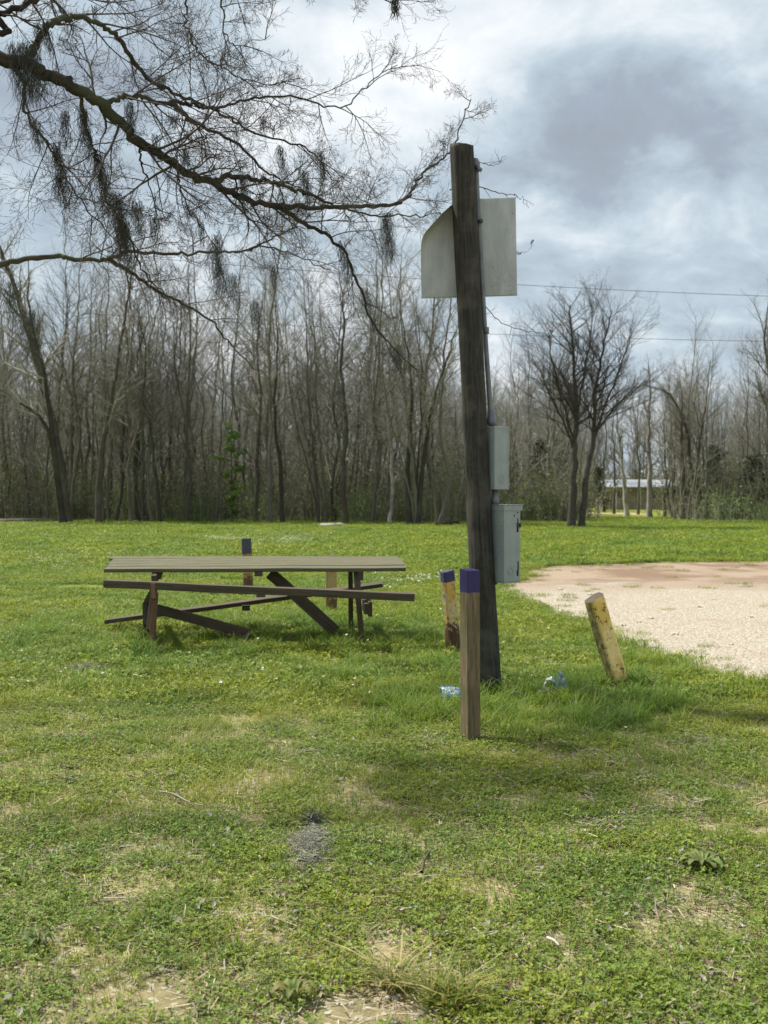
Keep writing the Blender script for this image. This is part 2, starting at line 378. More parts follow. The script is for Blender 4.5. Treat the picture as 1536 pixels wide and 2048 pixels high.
GREENS = [(.17, .22, .030), (.205, .25, .036), (.13, .185, .026), (.25, .275, .055)]
CLOV = [(.15, .215, .034), (.185, .25, .042), (.10, .16, .026), (.23, .28, .058)]
YEL = [(.28, .31, .055), (.23, .28, .045), (.32, .31, .09)]
DRY = [(.36, .30, .19), (.28, .235, .15), (.20, .165, .11), (.44, .38, .26), (.24, .22, .18)]
protos = {}
def proto(key, specs, mats):
    """specs: list of meshes merged into one clump with material per mesh"""
    col_ = bpy.data.collections.new('clumps_'+key); protos[key] = col_; return col_
def clump_set(key, variants):
    col_ = bpy.data.collections.new('clumps_'+key)
    for vi, parts in enumerate(variants):
        bm = bmesh.new(); mats = []
        for (me, mt) in parts:
            n0 = len(bm.faces); bm.from_mesh(me); bm.faces.ensure_lookup_table()
            if mt not in mats: mats.append(mt)
            for f in bm.faces[n0:]: f.material_index = mats.index(mt)
        me2 = bpy.data.meshes.new('clump_%s_%02d' % (key, vi)); bm.to_mesh(me2); bm.free()
        for q in mats: me2.materials.append(q)
        o = bpy.data.objects.new('clump_%s_%02d' % (key, vi), me2); col_.objects.link(o)
    protos[key] = col_; return len(variants)
pm = plants_mesh
clump_set('clover', [[(pm('d', 4, .13, 'dead', 0, .028, .028, 15+q, [(.25, .20, .15), (.33, .30, .26), (.16, .12, .09)]), M['dry']), (pm('a', 92, .12, 'leaf', .006, .032, .0115, 10+q, CLOV), M['grass']), (pm('b', 42, .125, 'blade', .025, .065, .0028, 20+q, GREENS+YEL[:1]), M['grass']),
                      (pm('c', 9, .13, 'straw', 0, .02, .0028, 30+q, DRY), M['dry'])] for q in range(5)])
clump_set('short', [[(pm('a', 85, .13, 'blade', .025, .065, .0032, 40+q, GREENS+YEL[:1], .9), M['grass']), (pm('b', 25, .12, 'leaf', .008, .03, .012, 50+q, CLOV), M['grass']),
                     (pm('c', 12, .13, 'straw', 0, .02, .003, 60+q, DRY), M['dry'])] for q in range(5)])
clump_set('yellow', [[(pm('a', 80, .13, 'blade', .03, .085, .003, 70+q, YEL+GREENS[1:2], .7), M['grass']), (pm('c', 16, .13, 'straw', 0, .03, .003, 80+q, DRY), M['dry'])] for q in range(3)])
clump_set('straw', [[(pm('a', 60, .14, 'straw', 0, .018, .0035, 90+q, DRY), M['dry']), (pm('b', 4, .13, 'dead', 0, .012, .045, 95+q, [(.22, .17, .12), (.30, .26, .21), (.16, .115, .08), (.34, .31, .27)]), M['dry'])] for q in range(4)])
clump_set('long', [[(pm('a', 70, .11, 'blade', .10, .24, .0048, 100+q, [(.105, .175, .022), (.14, .21, .03), (.19, .25, .045)], 1.0), M['long']), (pm('b', 6, .1, 'blade', .1, .2, .004, 110+q, DRY[:1]+YEL, 1.1), M['long'])] for q in range(5)])
clump_set('mid', [[(pm('a', 130, .30, 'blade', .035, .10, .007, 120+q, GREENS[:3]+YEL[1:2], .8), M['grass']), (pm('b', 60, .3, 'leaf', .01, .05, .026, 130+q, CLOV), M['grass']), (pm('c', 8, .3, 'straw', 0, .03, .008, 135+q, DRY), M['dry'])] for q in range(5)])
clump_set('far', [[(pm('a', 150, .8, 'blade', .05, .13, .016, 140+q, GREENS[:3], .7), M['grass']), (pm('b', 70, .8, 'leaf', .02, .06, .05, 150+q, CLOV), M['grass'])] for q in range(4)])

def scatter(name, key, pts, seed, smin, smax, label, cat, tilt=.12):
    n = len(pts); r = np.random.RandomState(seed); k = len(protos[key].objects)
    rot = np.stack([r.uniform(-tilt, tilt, n), r.uniform(-tilt, tilt, n), r.uniform(0, 6.283, n)], 1)
    me = bpy.data.meshes.new(name); me.vertices.add(n); me.vertices.foreach_set('co', np.asarray(pts, 'f').ravel())
    for nm, ty, arr, fld in (('rot', 'FLOAT_VECTOR', rot, 'vector'), ('scl', 'FLOAT', r.uniform(smin, smax, n), 'value'), ('idx', 'INT', r.randint(0, k, n), 'value')):
        a = me.attributes.new(nm, ty, 'POINT'); a.data.foreach_set(fld, arr.astype('i' if ty == 'INT' else 'f').ravel())
    o = link(name, me); ng = bpy.data.node_groups.new(name+'_scatter', 'GeometryNodeTree')
    ng.interface.new_socket('Geometry', in_out='INPUT', socket_type='NodeSocketGeometry'); ng.interface.new_socket('Geometry', in_out='OUTPUT', socket_type='NodeSocketGeometry')
    N = ng.nodes; gi, go = N.new('NodeGroupInput'), N.new('NodeGroupOutput'); ip = N.new('GeometryNodeInstanceOnPoints'); ci = N.new('GeometryNodeCollectionInfo')
    ci.inputs['Collection'].default_value = protos[key]; ci.inputs['Separate Children'].default_value = True; ci.inputs['Reset Children'].default_value = True
    ip.inputs['Pick Instance'].default_value = True; lk = ng.links.new
    lk(gi.outputs[0], ip.inputs['Points']); lk(ci.outputs[0], ip.inputs['Instance'])
    for nm, ty, sock in (('idx', 'INT', 'Instance Index'), ('rot', 'FLOAT_VECTOR', 'Rotation'), ('scl', 'FLOAT', 'Scale')):
        na = N.new('GeometryNodeInputNamedAttribute'); na.data_type = ty; na.inputs[0].default_value = nm; lk(na.outputs[0], ip.inputs[sock])
    lk(ip.outputs[0], go.inputs[0]); md = o.modifiers.new('scatter', 'NODES'); md.node_group = ng
    return tag(o, label, cat, kind='stuff')

bare = []    # bare soil spots (ground position, radii, strength)
for (px, py, rx, ry, s_) in [(470, 1828, 75, 22, 1), (40, 1948, 80, 26, 1.8), (165, 2000, 95, 42, .8), (790, 1905, 85, 25, 1.4), (755, 2034, 125, 40, 2.2), (985, 1968, 60, 16, 1.5), (1072, 2002, 40, 20, .8),
        (1250, 1785, 40, 9, .45), (90, 1722, 40, 10, .8), (70, 1615, 55, 14, .6), (1500, 1838, 60, 14, .7), (830, 1740, 40, 10, .5), (1080, 1500, 40, 8, .8), (400, 1492, 30, 8, .7), (1180, 1655, 50, 10, .4), (640, 1465, 40, 6, .5), (300, 1790, 60, 12, .5), (430, 2035, 60, 20, .5)]:
    c = G(px, py); bare.append((c.x, c.y, rx*c.y/F, (GD(py-ry)-GD(py+ry))/2, s_))
def bareness(x, y):
    s_ = 0
    for cx, cy, rx, ry, k in bare:
        q = ((x-cx)/rx)**2+((y-cy)/ry)**2
        if q < 6: s_ += k*math.exp(-q*.9)
    s_ += max(0, mn.noise(Vector((x*2.1, y*2.1, 4.4)))+mn.noise(Vector((x*6, y*6, 9)))*.5-.52)*1.5
    return s_
lush = []    # long grass spots
for (px, py, rx, ry, s_) in [(860, 1418, 110, 32, 1.1), (1060, 1430, 70, 24, .9), (915, 1440, 30, 10, .4), (1100, 1430, 120, 28, .8), (1240, 1415, 90, 38, 1.2), (760, 1300, 140, 50, .45), (560, 1270, 300, 30, .5), (905, 1330, 40, 30, .6), (1390, 1340, 160, 30, .5),
        (660, 1240, 60, 20, .5), (300, 1300, 60, 12, .3), (235, 1375, 45, 8, .5), (1290, 1290, 100, 25, .35), (1160, 1380, 120, 20, .5), (80, 1270, 100, 25, .3)]:
    c = G(px, py); lush.append((c.x, c.y, rx*c.y/F, (GD(py-ry)-GD(py+ry))/2, s_))
def lushness(x, y):
    s_ = 0
    for cx, cy, rx, ry, k in lush:
        q = ((x-cx)/rx)**2+((y-cy)/ry)**2
        if q < 6: s_ += k*math.exp(-q*.8)
    return s_
rs = random.Random(7); pts = {k: [] for k in ('clover', 'short', 'yellow', 'straw', 'long', 'mid', 'far')}
def strew(y0, y1, dens, fn, marg=.42):
    y = y0; step = .5
    while y < y1:
        hw = y*marg+.8; cnt = dens*(2*hw)*step
        for _ in range(int(cnt)):
            fn(rs.uniform(-hw, hw), y+rs.random()*step)
        y += step
def near(x, y):
    if inlot(x, y): return
    b = bareness(x, y)
    if rs.random() < b*.95:
        if rs.random() < (.22 if b < 1.3 else .07): pts['straw'].append((x, y, .004))
        return
    a = mn.noise(Vector((x*.8, y*.8, 0)))+.6*mn.noise(Vector((x*2.7, y*2.7, 3)))
    tz = (6.5-y)*.10
    if rs.random() < .08: pts['straw'].append((x, y, .006))
    if a+tz+rs.uniform(-.3, .3) > 0: pts['clover'].append((x, y, 0))
    elif mn.noise(Vector((x*1.3, y*1.3, 20))) > .12 and rs.random() < .75: pts['yellow'].append((x, y, 0))
    else: pts['short'].append((x, y, 0))
strew(2.6, 8.0, 105, near)
def nearmid(x, y):
    if inlot(x, y): return
    if rs.random() < bareness(x, y)*.9: return
    if rs.random() < .30: pts['mid'].append((x, y, 0))
    elif rs.random() < .08: pts['straw'].append((x, y, .006))
    else: (pts['short'] if mn.noise(Vector((x*1.1, y*1.1, 20))) < .15 else pts['yellow']).append((x, y, 0))
strew(8.0, 13, 62, nearmid)
def midf(x, y):
    if inlot(x, y):
        if rs.random() < .03: pts['short'].append((x, y, 0))
        return
    if mn.noise(Vector((x*.7, y*.7, 31))) > .33: return
    pts['mid'].append((x, y, 0))
strew(13, 27, 26, midf)
def farf(x, y):
    if inlot(x, y): return
    pts['far'].append((x, y, 0))
strew(22, 66, 3.4, farf, .40)
def longf(x, y):
    if inlot(x, y): return
    if rs.random() < lushness(x, y): pts['long'].append((x, y, 0))
strew(5.6, 14.5, 42, longf, .36)
# grass creeping over the edge of the gravel
for a in range(3, len(lot_poly)-3):
    p, q = Vector(lot_poly[a]), Vector(lot_poly[a+1]); L = (q-p).length
    for _ in range(int(L*(14 if c_y(p) < 12 else 9))):
        c = p.lerp(q, rs.random()); k_ = rs.choice((.15, .3, .7)); x, y = c.x+rs.gauss(0, k_), c.y+rs.gauss(0, k_*1.2); pts['short'].append((x, y, 0))
scatter('clover_cover', 'clover', pts['clover'], 1, .75, 1.25, 'low clover and broad leaved weeds covering the near ground', 'ground cover')
scatter('short_grass', 'short', pts['short'], 2, .75, 1.3, 'short green lawn grass', 'grass')
scatter('yellow_grass', 'yellow', pts['yellow'], 3, .7, 1.2, 'yellowish short grass in scattered patches', 'grass')  # yellower blade colours, patches placed by noise
scatter('dry_straw', 'straw', pts['straw'], 4, .7, 1.2, 'dry straw and dead leaves lying on the ground', 'dry litter')
scatter('long_grass', 'long', pts['long'], 5, .55, 1.15, 'long lush grass around the posts and under the table', 'grass', .2)
scatter('field_grass', 'mid', pts['mid'], 6, .7, 1.25, 'green grass of the middle field', 'grass')
scatter('meadow_grass', 'far', pts['far'], 7, .7, 1.2, 'bright grass of the far field before the woods', 'grass')

# ------------------------------------------------------------------ bare woods
FSPEC = [(26, .30, 38, .10, .03, 12, 6), (8, .45, 42, .15, .035, 6, 4), (3, .55, 44, .20, .03, 4, 3), (0, 0, 0, .24, .02, 4, 3)]
def bare_tree(label, cat, trunks, H, seed, spec, r_t, barkm, twigm, loc=(0, 0, 0), group=None, b0=.35, name='bare_tree', spread_len=.30, n1=26):
    """trunks: list of polylines (local); crown grown from them"""
    r = random.Random(seed); root = empty(name, loc, label, cat, group)
    T = Tubes(); B = Tubes()
    for ti, tp in enumerate(trunks):
        c = resample(tp, 5); n = len(c); c[1:] += np.array([[r.gauss(0, .03), r.gauss(0, .03), 0] for _ in range(n-1)])
        rt = r_t*(1 if ti == 0 else .85 if ti == 1 else .5); rad = rt*(1-np.linspace(0, 1, n)**.9*.88); rad[0] *= 1.35
        T.add(c, rad, 8)
        for q in range(n1):
            f = b0+(1-b0)*((q+r.random())/n1)**.9; f = min(f, .995); x = f*(n-1); i_ = int(x); u = x-i_; p = c[i_]*(1-u)+c[min(i_+1, n-1)]*u
            tdir = c[min(i_+1, n-1)]-c[i_]; tdir /= np.linalg.norm(tdir)+1e-9
            az = r.random()*6.283; el = math.radians(r.uniform(22, 55)); side = np.array([math.cos(az), math.sin(az), 0])
            d = side*math.sin(el)*1.15+tdir*math.cos(el); L = H*spread_len*(1.25-.8*f)*r.uniform(.6, 1.2)
            grow(B, r, p, d/np.linalg.norm(d), L, max(.012, rad[i_]*.5), 1, spec)
    T.build('trunk', barkm, root); B.build('crown', twigm, root)
    return root
def wander(H, lean, r, n=6, am=.25):
    return [(lean[0]*k/n+r.gauss(0, am)*(k > 0)*.5, lean[1]*k/n+r.gauss(0, am)*(k > 0)*.5, -.15+H*k/n) for k in range(n+1)]
rf = random.Random(5); woods = []
FG = 'slender bare trees crowding the far woods'
for q in range(9):
    H = rf.uniform(11.5, 15); tr = [wander(H, (rf.uniform(-1.0, 1.0), rf.uniform(-.5, .5)), rf)]
    if q in (2, 5): tr.append([(.05, 0, -.1), (.3, 0, 1.5), (.9+rf.random(), .2, 6), (1.7, .3, H*.88)])
    woods.append(bare_tree('slender leafless tree crowded among others in the far woods', 'tree', tr, H, 300+q, FSPEC, rf.uniform(.065, .115), M['bark_far'], M['twig_far'], group=FG, b0=(.12, .32, .45)[q % 3], n1=(30, 24, 22)[q % 3]))
spots = []
def forest(n, pxa, pxb, da, db, near_bias=1.0):
    for _ in range(n):
        px = rf.uniform(pxa, pxb); u = rf.random()**near_bias; d = da(px)+(db-da(px))*u; spots.append(((px-768)*d/F, d))
edgeL = lambda px: 58-px*.0075+rf.uniform(-1, 1.5)
forest(128, -120, 945, edgeL, 84, 1.5)
forest(34, 940, 1160, lambda px: 58, 92, 1.2)
forest(80, 1340, 1720, lambda px: 58, 88, 1.2)
for q, (x, y) in enumerate(spots):
    o = woods[q] if q < len(woods) else copy_tree(woods[q % len(woods)])
    o.location = (x, y, 0); o.rotation_euler = (0, 0, rf.random()*6.283); s_ = rf.uniform(.78, 1.2)*(1 if x < 4 else .64); o.scale = (s_, s_, s_*rf.uniform(.92, 1.06))
# far mass of woods behind
wc = bpy.data.collections.new('clumps_woods')
for q in range(6):
    bm = bmesh.new()
    for ch in woods[q].children: bm.from_mesh(ch.data)
    me = bpy.data.meshes.new('w'); bm.to_mesh(me); bm.free(); me.materials.append(M['twig_far']); wc.objects.link(bpy.data.objects.new('clump_woods_%d' % q, me))
protos['woods'] = wc
wp = [(x, y, 0) for x, y in ((rf.uniform(-.46, .46)*y, y) for y in (rf.uniform(86, 135) for _ in range(440))) if not (y < 110 and .18*y < x < .31*y)]
scatter('distant_woods', 'woods', wp, 12, .85, 1.15, 'grey brown mass of bare woods beyond the first trees', 'woods', .03)

# underbrush: thin stems with small new leaves
def brush_mesh(seed, H, W, nst, nleaf, cols, ls=.06):
    r = random.Random(seed); T = Tubes(); v = []; tri = []; col = []
    for _ in range(nst):
        x, y = r.gauss(0, W*.4), r.gauss(0, W*.4); h = H*r.uniform(.5, 1); lx, ly = r.gauss(0, .25*h), r.gauss(0, .25*h)
        p = [(x+lx*t*t, y+ly*t*t, h*t) for t in (0, .35, .7, 1)]; T.add(p, [.018, .014, .01, .004], 3)
        for _ in range(nleaf//nst):
            t = r.uniform(.1, 1); c = np.array([x+lx*t*t, y+ly*t*t, h*t])+np.array([r.gauss(0, .22), r.gauss(0, .22), r.gauss(0, .15)])
            a, b = rnd_unit(r)*ls*r.uniform(.5, 1.2), rnd_unit(r)*ls*r.uniform(.4, .9); k = len(v); v.extend([c-a, c+b, c+a, c-b]); tri.extend([(k, k+1, k+2), (k, k+2, k+3)])
            co = r.choice(cols); f = r.uniform(.7, 1.3); col.extend([(co[0]*f, co[1]*f, co[2]*f, 1)]*4)
        for _ in range(5):
            t = r.uniform(.3, 1); c = np.array([x+lx*t*t, y+ly*t*t, h*t]); T.add([c, c+rnd_unit(r)*.4+np.array([0, 0, .2])], [.007, .002], 3)
    me = mesh_np('lv', v, [np.array(tri)], {'col': ('FLOAT_COLOR', col)}, smooth=False)
    stm = mesh_np('st', np.concatenate(T.v), [np.concatenate(T.f)], {'grain': ('FLOAT_VECTOR', np.concatenate(T.g))})
    return me, stm
OL = [(.11, .135, .035), (.09, .11, .03), (.13, .135, .05), (.14, .125, .07), (.085, .115, .03), (.14, .18, .035)]
BR = [(.17, .155, .105), (.14, .14, .075), (.19, .175, .12), (.11, .135, .045)]
clump_set('brush', [[(a, M['brush']), (b, M['twig_far'])] for a, b in [brush_mesh(400+q, (3.2, 2.2, 4.2, 1.5, 2.8, 3.6)[q], 1.2, 9, (330, 300, 260, 240, 300, 200)[q], OL if q % 2 == 0 else BR) for q in range(6)]])
bp = []
for _ in range(560):
    px = rf.uniform(-120, 960); d = 58-px*.0075+2.0+26*rf.random()**1.1; bp.append(((px-768)*d/F, d, 0))
for _ in range(110):
    px = rf.uniform(940, 1165); d = 56+30*rf.random()**1.5; bp.append(((px-768)*d/F, d, 0))
for _ in range(190):
    px = rf.uniform(1350, 1760); d = 58+rf.uniform(0, 2)+28*rf.random()**1.7; bp.append(((px-768)*d/F, d, 0))
for _ in range(620):
    d = rf.uniform(108, 135); bp.append((rf.uniform(-.45, .45)*d, d, 0))
clump_set('sprig', [[(a, M['brush']), (b, M['twig_far'])] for a, b in [brush_mesh(450+q, 2.2, 1.0, 8, 260, [(.13, .22, .035), (.10, .18, .03), (.17, .25, .05)]) for q in range(3)]])
gp = []
for (pa, pb, n) in ((60, 330, 12), (330, 560, 9), (690, 930, 14), (940, 1120, 8), (1400, 1560, 6)):
    for _ in range(n): px = rf.uniform(pa, pb); d = 58-px*.0075+rf.uniform(.5, 5)+(3 if px > 940 else 0); gp.append(((px-768)*d/F, d, 0))
scatter('green_undergrowth', 'sprig', gp, 14, .5, 1.1, 'patches of fresh green spring leaves low among the trunks', 'undergrowth', .1)
scatter('far_thicket', 'brush', [(rf.uniform(-.45, .45)*d, d, 0) for d in (rf.uniform(110, 134) for _ in range(420))], 15, 1.5, 2.4, 'dense olive brown thicket closing the view behind the woods and the house', 'thicket', .08)
for (px, d) in ((1222, 90), (1345, 80), (1320, 88), (1372, 84), (1272, 94)): bp.append(((px-768)*d/F, d, 0))
scatter('underbrush', 'brush', bp, 13, .7, 1.35, 'tangled brown and olive underbrush at the foot of the woods', 'underbrush', .08)

# individual trees that stand out
def from_px(pl_, d, base): return [tuple(np.array(P(a, b, d))-np.array(base)) for a, b in pl_]
def px_tree(label, trunks, d, r_t, seed, H=10, group=None, barkm='bark_dark', twigm='twig_far', n1=20, b0=.3, sl=.26, name='bare_tree', by=None, cat='tree', spec=None):
    py = HZ+EYE*F/d; base = P(trunks[0][0][0], py, d)
    tr = []
    for t_ in trunks:
        t2 = [(t_[0][0], py+4)]+list(t_[1:]); tr.append(from_px(t2, d, base))
    return bare_tree(label, cat, tr, H, seed, spec or FSPEC, r_t, M[barkm], M[twigm], base, group, b0, name, sl, n1)
px_tree('large moss hung tree leaning left at the left end of the woods', [[(137, 1045), (112, 880), (75, 730), (40, 610), (-5, 480), (-40, 400)]], 54, .27, 500, sl=.30, n1=24)
px_tree('dark forked tree second from the left end of the woods', [[(128, 1045), (108, 900), (92, 760), (60, 640), (55, 520)], [(128, 1045), (95, 860), (30, 800), (-30, 760)]], 52.5, .17, 501, n1=18)
px_tree('dark tree leaning right with a long straight trunk left of the table', [[(197, 1045), (200, 930), (222, 800), (240, 690), (262, 560), (290, 470)]], 54, .17, 502, n1=22)
px_tree('twisted slim tree with kinked trunk above the table left end', [[(262, 1045), (258, 960), (262, 870), (250, 780), (256, 680), (240, 600)]], 54, .11, 503, n1=18)
px_tree('crooked slim tree with an elbow above the left half of the table', [[(322, 1048), (310, 930), (300, 850), (285, 800), (292, 700), (270, 610)]], 54, .10, 504, n1=18)
px_tree('straight dark trunk left of the white log', [[(690, 1052), (686, 940), (692, 850), (682, 740), (688, 620), (676, 540)]], 53, .15, 505, n1=22)
px_tree('multi stemmed tree just left of the utility pole', [[(818, 1052), (815, 930), (822, 820), (818, 720), (800, 620)], [(835, 1052), (850, 900), (868, 800), (900, 700), (925, 620)], [(828, 1052), (836, 930), (842, 820), (840, 700), (830, 590)]], 51, .15, 506, n1=16, sl=.24)
px_tree('leaning pale trunk between the log and the pole', [[(780, 1052), (784, 960), (776, 850), (770, 760), (782, 640)]], 53, .10, 507, barkm='bark_pale', n1=16)
px_tree('slim tree above the middle of the picnic table', [[(566, 1050), (560, 930), (548, 800), (556, 690), (545, 560)]], 54, .12, 508, n1=20)
px_tree('slim tree right of the green sapling', [[(512, 1050), (516, 900), (522, 790), (515, 690), (530, 560)]], 55, .11, 509, n1=20)
BIG = [(24, .30, 38, .10, .03, 12, 6), (8, .50, 40, .12, .03, 7, 4), (6, .52, 40, .16, .035, 5, 3), (4, .55, 40, .2, .03, 4, 3), (0, 0, 0, .22, .02, 3, 3)]
px_tree('large spreading twin trunk tree standing alone right of the pole', [[(1143, 1057), (1146, 960), (1150, 880), (1152, 790), (1145, 690), (1138, 610)], [(1163, 1057), (1172, 960), (1186, 880), (1190, 790), (1205, 700), (1225, 620)], [(1143, 1057), (1146, 960), (1148, 905), (1130, 850), (1100, 790), (1080, 740)], [(1163, 1057), (1172, 960), (1182, 900), (1205, 845), (1245, 800), (1285, 765)], [(1143, 1057), (1146, 960), (1150, 880), (1162, 780), (1180, 680), (1184, 600)], [(1163, 1057), (1172, 960), (1184, 885), (1215, 800), (1245, 725), (1265, 665)], [(1143, 1057), (1146, 960), (1148, 890), (1125, 800), (1102, 710), (1095, 660)]],
        47, .19, 510, H=8.8, n1=22, b0=.46, sl=.34, spec=BIG, twigm='bark_big', barkm='bark_big')
px_tree('tall bare tree at the right edge of the field', [[(1560, 1048), (1556, 900), (1545, 780), (1530, 690), (1536, 600)], [(1560, 1048), (1575, 880), (1590, 740), (1600, 600)]], 52, .18, 511, H=8.5, n1=16, b0=.25, sl=.34, spec=BIG)
px_tree('dark low forked tree left of the utility pole base', [[(1395, 1046), (1385, 950), (1370, 850), (1340, 790), (1290, 770)], [(1395, 1046), (1398, 900), (1412, 800), (1420, 720)]], 60, .13, 512, H=7, n1=14)
bpy.data.objects[-1] if False else None
px_tree('pale thin trunk leaning left in front of the distant house', [[(1254, 1033), (1248, 960), (1240, 900), (1234, 830), (1238, 740)]], 71, .17, 513, H=6, barkm='bark_pale', n1=14)
px_tree('pale straight trunk in front of the distant house', [[(1299, 1037), (1300, 960), (1298, 880), (1300, 800), (1296, 720)]], 65, .20, 514, H=6, barkm='bark_pale', n1=14)
px_tree('dark straight tree right of the two pale trunks', [[(1366, 1042), (1366, 950), (1362, 880), (1366, 820), (1360, 770)]], 60, .17, 515, H=6.5, n1=14)
px_tree('slim dark tree beside the house left corner', [[(1208, 1022), (1206, 950), (1212, 880), (1208, 800)]], 88, .12, 516, H=8, n1=14)
px_tree('thin grey tree between the two pale trunks before the house', [[(1276, 1040), (1278, 940), (1274, 860), (1279, 780)]], 78, .10, 1876, H=6, n1=12)
px_tree('thin dark tree right of the straight pale trunk', [[(1330, 1040), (1332, 940), (1328, 860), (1333, 780)]], 70, .10, 1930, H=6, n1=12)
px_tree('thin grey tree left of the leaning pale trunk', [[(1228, 1040), (1230, 940), (1226, 860), (1231, 780)]], 80, .10, 1828, H=6, n1=12)
for o in bpy.data.objects:
    if o.get('label') == 'dark low forked tree left of the utility pole base': o['label'] = 'dark low forked tree with a limb arching left in the right woods'

def leaf_tree(name, label, base, H, W, n, cols, ls, seed, mat='brush', prof=lambda t: 1-t, clusters=26, cat='tree'):
    r = random.Random(seed); root = empty(name, base, label, cat); T = Tubes(); B = Tubes()
    T.add([(0, 0, -.1), (.05, 0, H*.4), (0, .05, H*.75), (.05, 0, H)], [H*.014, H*.01, H*.006, .01], 6); v = []; tri = []; col = []
    for q in range(clusters):
        t = .12+.88*(q+r.random())/clusters; az = r.random()*6.28; rr = W*prof(t)*r.uniform(.5, 1); e = np.array([math.cos(az)*rr, math.sin(az)*rr, H*t+rr*r.uniform(-.15, .3)])
        s0 = np.array([0, 0, H*t-.1]); B.add([s0, (s0+e)/2+np.array([0, 0, .08]), e], [.02, .012, .005], 3)
        for _ in range(n//clusters):
            u = r.uniform(.25, 1.05); c = s0+(e-s0)*u+np.array([r.gauss(0, 1), r.gauss(0, 1), r.gauss(0, .6)])*W*.11
            a, b = rnd_unit(r)*ls*r.uniform(.5, 1.2), rnd_unit(r)*ls*r.uniform(.3, .7); k = len(v); v.extend([c-a, c+b, c+a, c-b]); tri.extend([(k, k+1, k+2), (k, k+2, k+3)])
            co = r.choice(cols); f = r.uniform(.6, 1.35); col.extend([(co[0]*f, co[1]*f, co[2]*f, 1)]*4)
    T.build('trunk', M['bark_dark'], root); B.build('branches', M['bark_dark'], root)
    link('crown', mesh_np('crown', v, [np.array(tri)], {'col': ('FLOAT_COLOR', col)}, smooth=False), M[mat], root); return root
LG = [(.10, .165, .03), (.075, .135, .025), (.12, .18, .04)]
b = P(462, 1047, 53.5); leaf_tree('green_sapling', 'young tree in fresh green leaf among the bare trunks', (b.x, b.y, 0), 4.9, 1.0, 2600, LG, .075, 31, prof=lambda t: .35+.8*abs(math.sin(t*7))*(t > .3), clusters=18)
CE = [(.035, .05, .02), (.045, .06, .025), (.03, .042, .02)]
for k, (px, d, H, W, lb) in enumerate([(1082, 64, 4.6, 1.7, 'dark evergreen behind the twin trunk tree on its left'), (1196, 92, 3.6, 1.6, 'dark round evergreen beside the left end of the house'), (1012, 66, 4.0, 1.4, 'dark evergreen just right of the utility pole'),
        (1430, 66, 4.4, 1.8, 'dark evergreen in the right woods near the dark straight tree'), (1510, 62, 3.6, 1.8, 'low evergreen near the right edge of the field'), (1120, 75, 5.2, 1.6, 'taller evergreen half hidden behind the twin trunk tree')]):
    b = P(px, 1000, d); leaf_tree('evergreen_tree', lb, (b.x, b.y, 0), H, W, 2400, CE, .10, 60+k, 'needle', lambda t: (1-t)**.7, 60)

# ------------------------------------------------------------------ beams and posts
def beams(name, lst, mat, parent, root, bev=.004, jit=.002, seed=1):
    """lst: (p0, p1, width, height[, roll]); width sideways, height along the up axis"""
    bm = bmesh.new(); gl = bm.verts.layers.float_vector.new('grain'); r = random.Random(seed)
    for k, it in enumerate(lst):
        p0, p1, wd, ht = [Vector(it[0]), Vector(it[1]), it[2], it[3]]; upv = Vector(it[4]) if len(it) > 4 else Vector((0, 0, 1))
        a = (p1-p0).normalized(); s_ = a.cross(upv).normalized(); u = s_.cross(a).normalized(); L = (p1-p0).length; ns = max(1, int(L/.3)); rings = []
        for q in range(ns+1):
            c = p0.lerp(p1, q/ns)+u*math.sin(q*1.3+k)*jit; ring = []
            for (i_, j_) in ((-1, -1), (1, -1), (1, 1), (-1, 1)):
                v = bm.verts.new(c+s_*wd/2*i_+u*ht/2*j_+Vector((r.gauss(0, 1), r.gauss(0, 1), r.gauss(0, 1)))*jit*.4-Vector(root)); v[gl] = (L*q/ns+k*3.1, wd/2*i_+k, ht/2*j_); ring.append(v)
            rings.append(ring)
        for q in range(ns):
            for e in range(4): bm.faces.new([rings[q][e], rings[q][(e+1) % 4], rings[q+1][(e+1) % 4], rings[q+1][e]])
        bm.faces.new(rings[0]); bm.faces.new(list(reversed(rings[-1])))
    bmesh.ops.recalc_face_normals(bm, faces=bm.faces); me = bpy.data.meshes.new(name); bm.to_mesh(me); bm.free(); o = link(name, me, mat, parent)
    if bev: md = o.modifiers.new('bevel', 'BEVEL'); md.width = bev; md.segments = 2; md.limit_method = 'ANGLE'; md.angle_limit = math.radians(40)
    return o
M['table_top'] = wood('weathered_table_top', (.07, .063, .038), (.14, .126, .08), (.095, .11, .045), .7, (3, 50, 50))
M['table_dark'] = wood('dark_table_frame', (.055, .042, .030), (.10, .078, .055), (.06, .065, .035), .5)
M['table_red'] = wood('reddish_table_leg', (.15, .085, .055), (.22, .13, .085), (.10, .07, .045), .5)
T0 = Vector((-1.35, 11.6, 0)); table = empty('picnic_table', T0, 'long weathered wooden picnic table with sagging broken benches', 'picnic table')
nl, nr, fl_, fr = P(212, 1142, 11.2), P(816, 1139.5, 11.2), P(226, 1115.5, 11.95), P(797, 1116, 11.95)
bl = []
for k in range(5):
    t0 = (k+.5)/5; a = nl.lerp(fl_, t0); b = nr.lerp(fr, t0); upv = (nr-nl).cross(fl_-nl).normalized(); ex = Vector((rs.uniform(-.02, .02), 0, 0)); wdt = (fl_-nl).length/5-.016
    beams('top_plank', [(a+ex, b+ex+Vector((0, 0, rs.uniform(-.008, .008))), wdt, .038, upv)], M['table_top'], table, T0, seed=k)
beams('bench_plank', [(P(210, 1167, 10.62), P(829, 1194, 10.62), .13, .072)], M['table_dark'], table, T0)['label'] = 'near bench plank slanting down to the right'
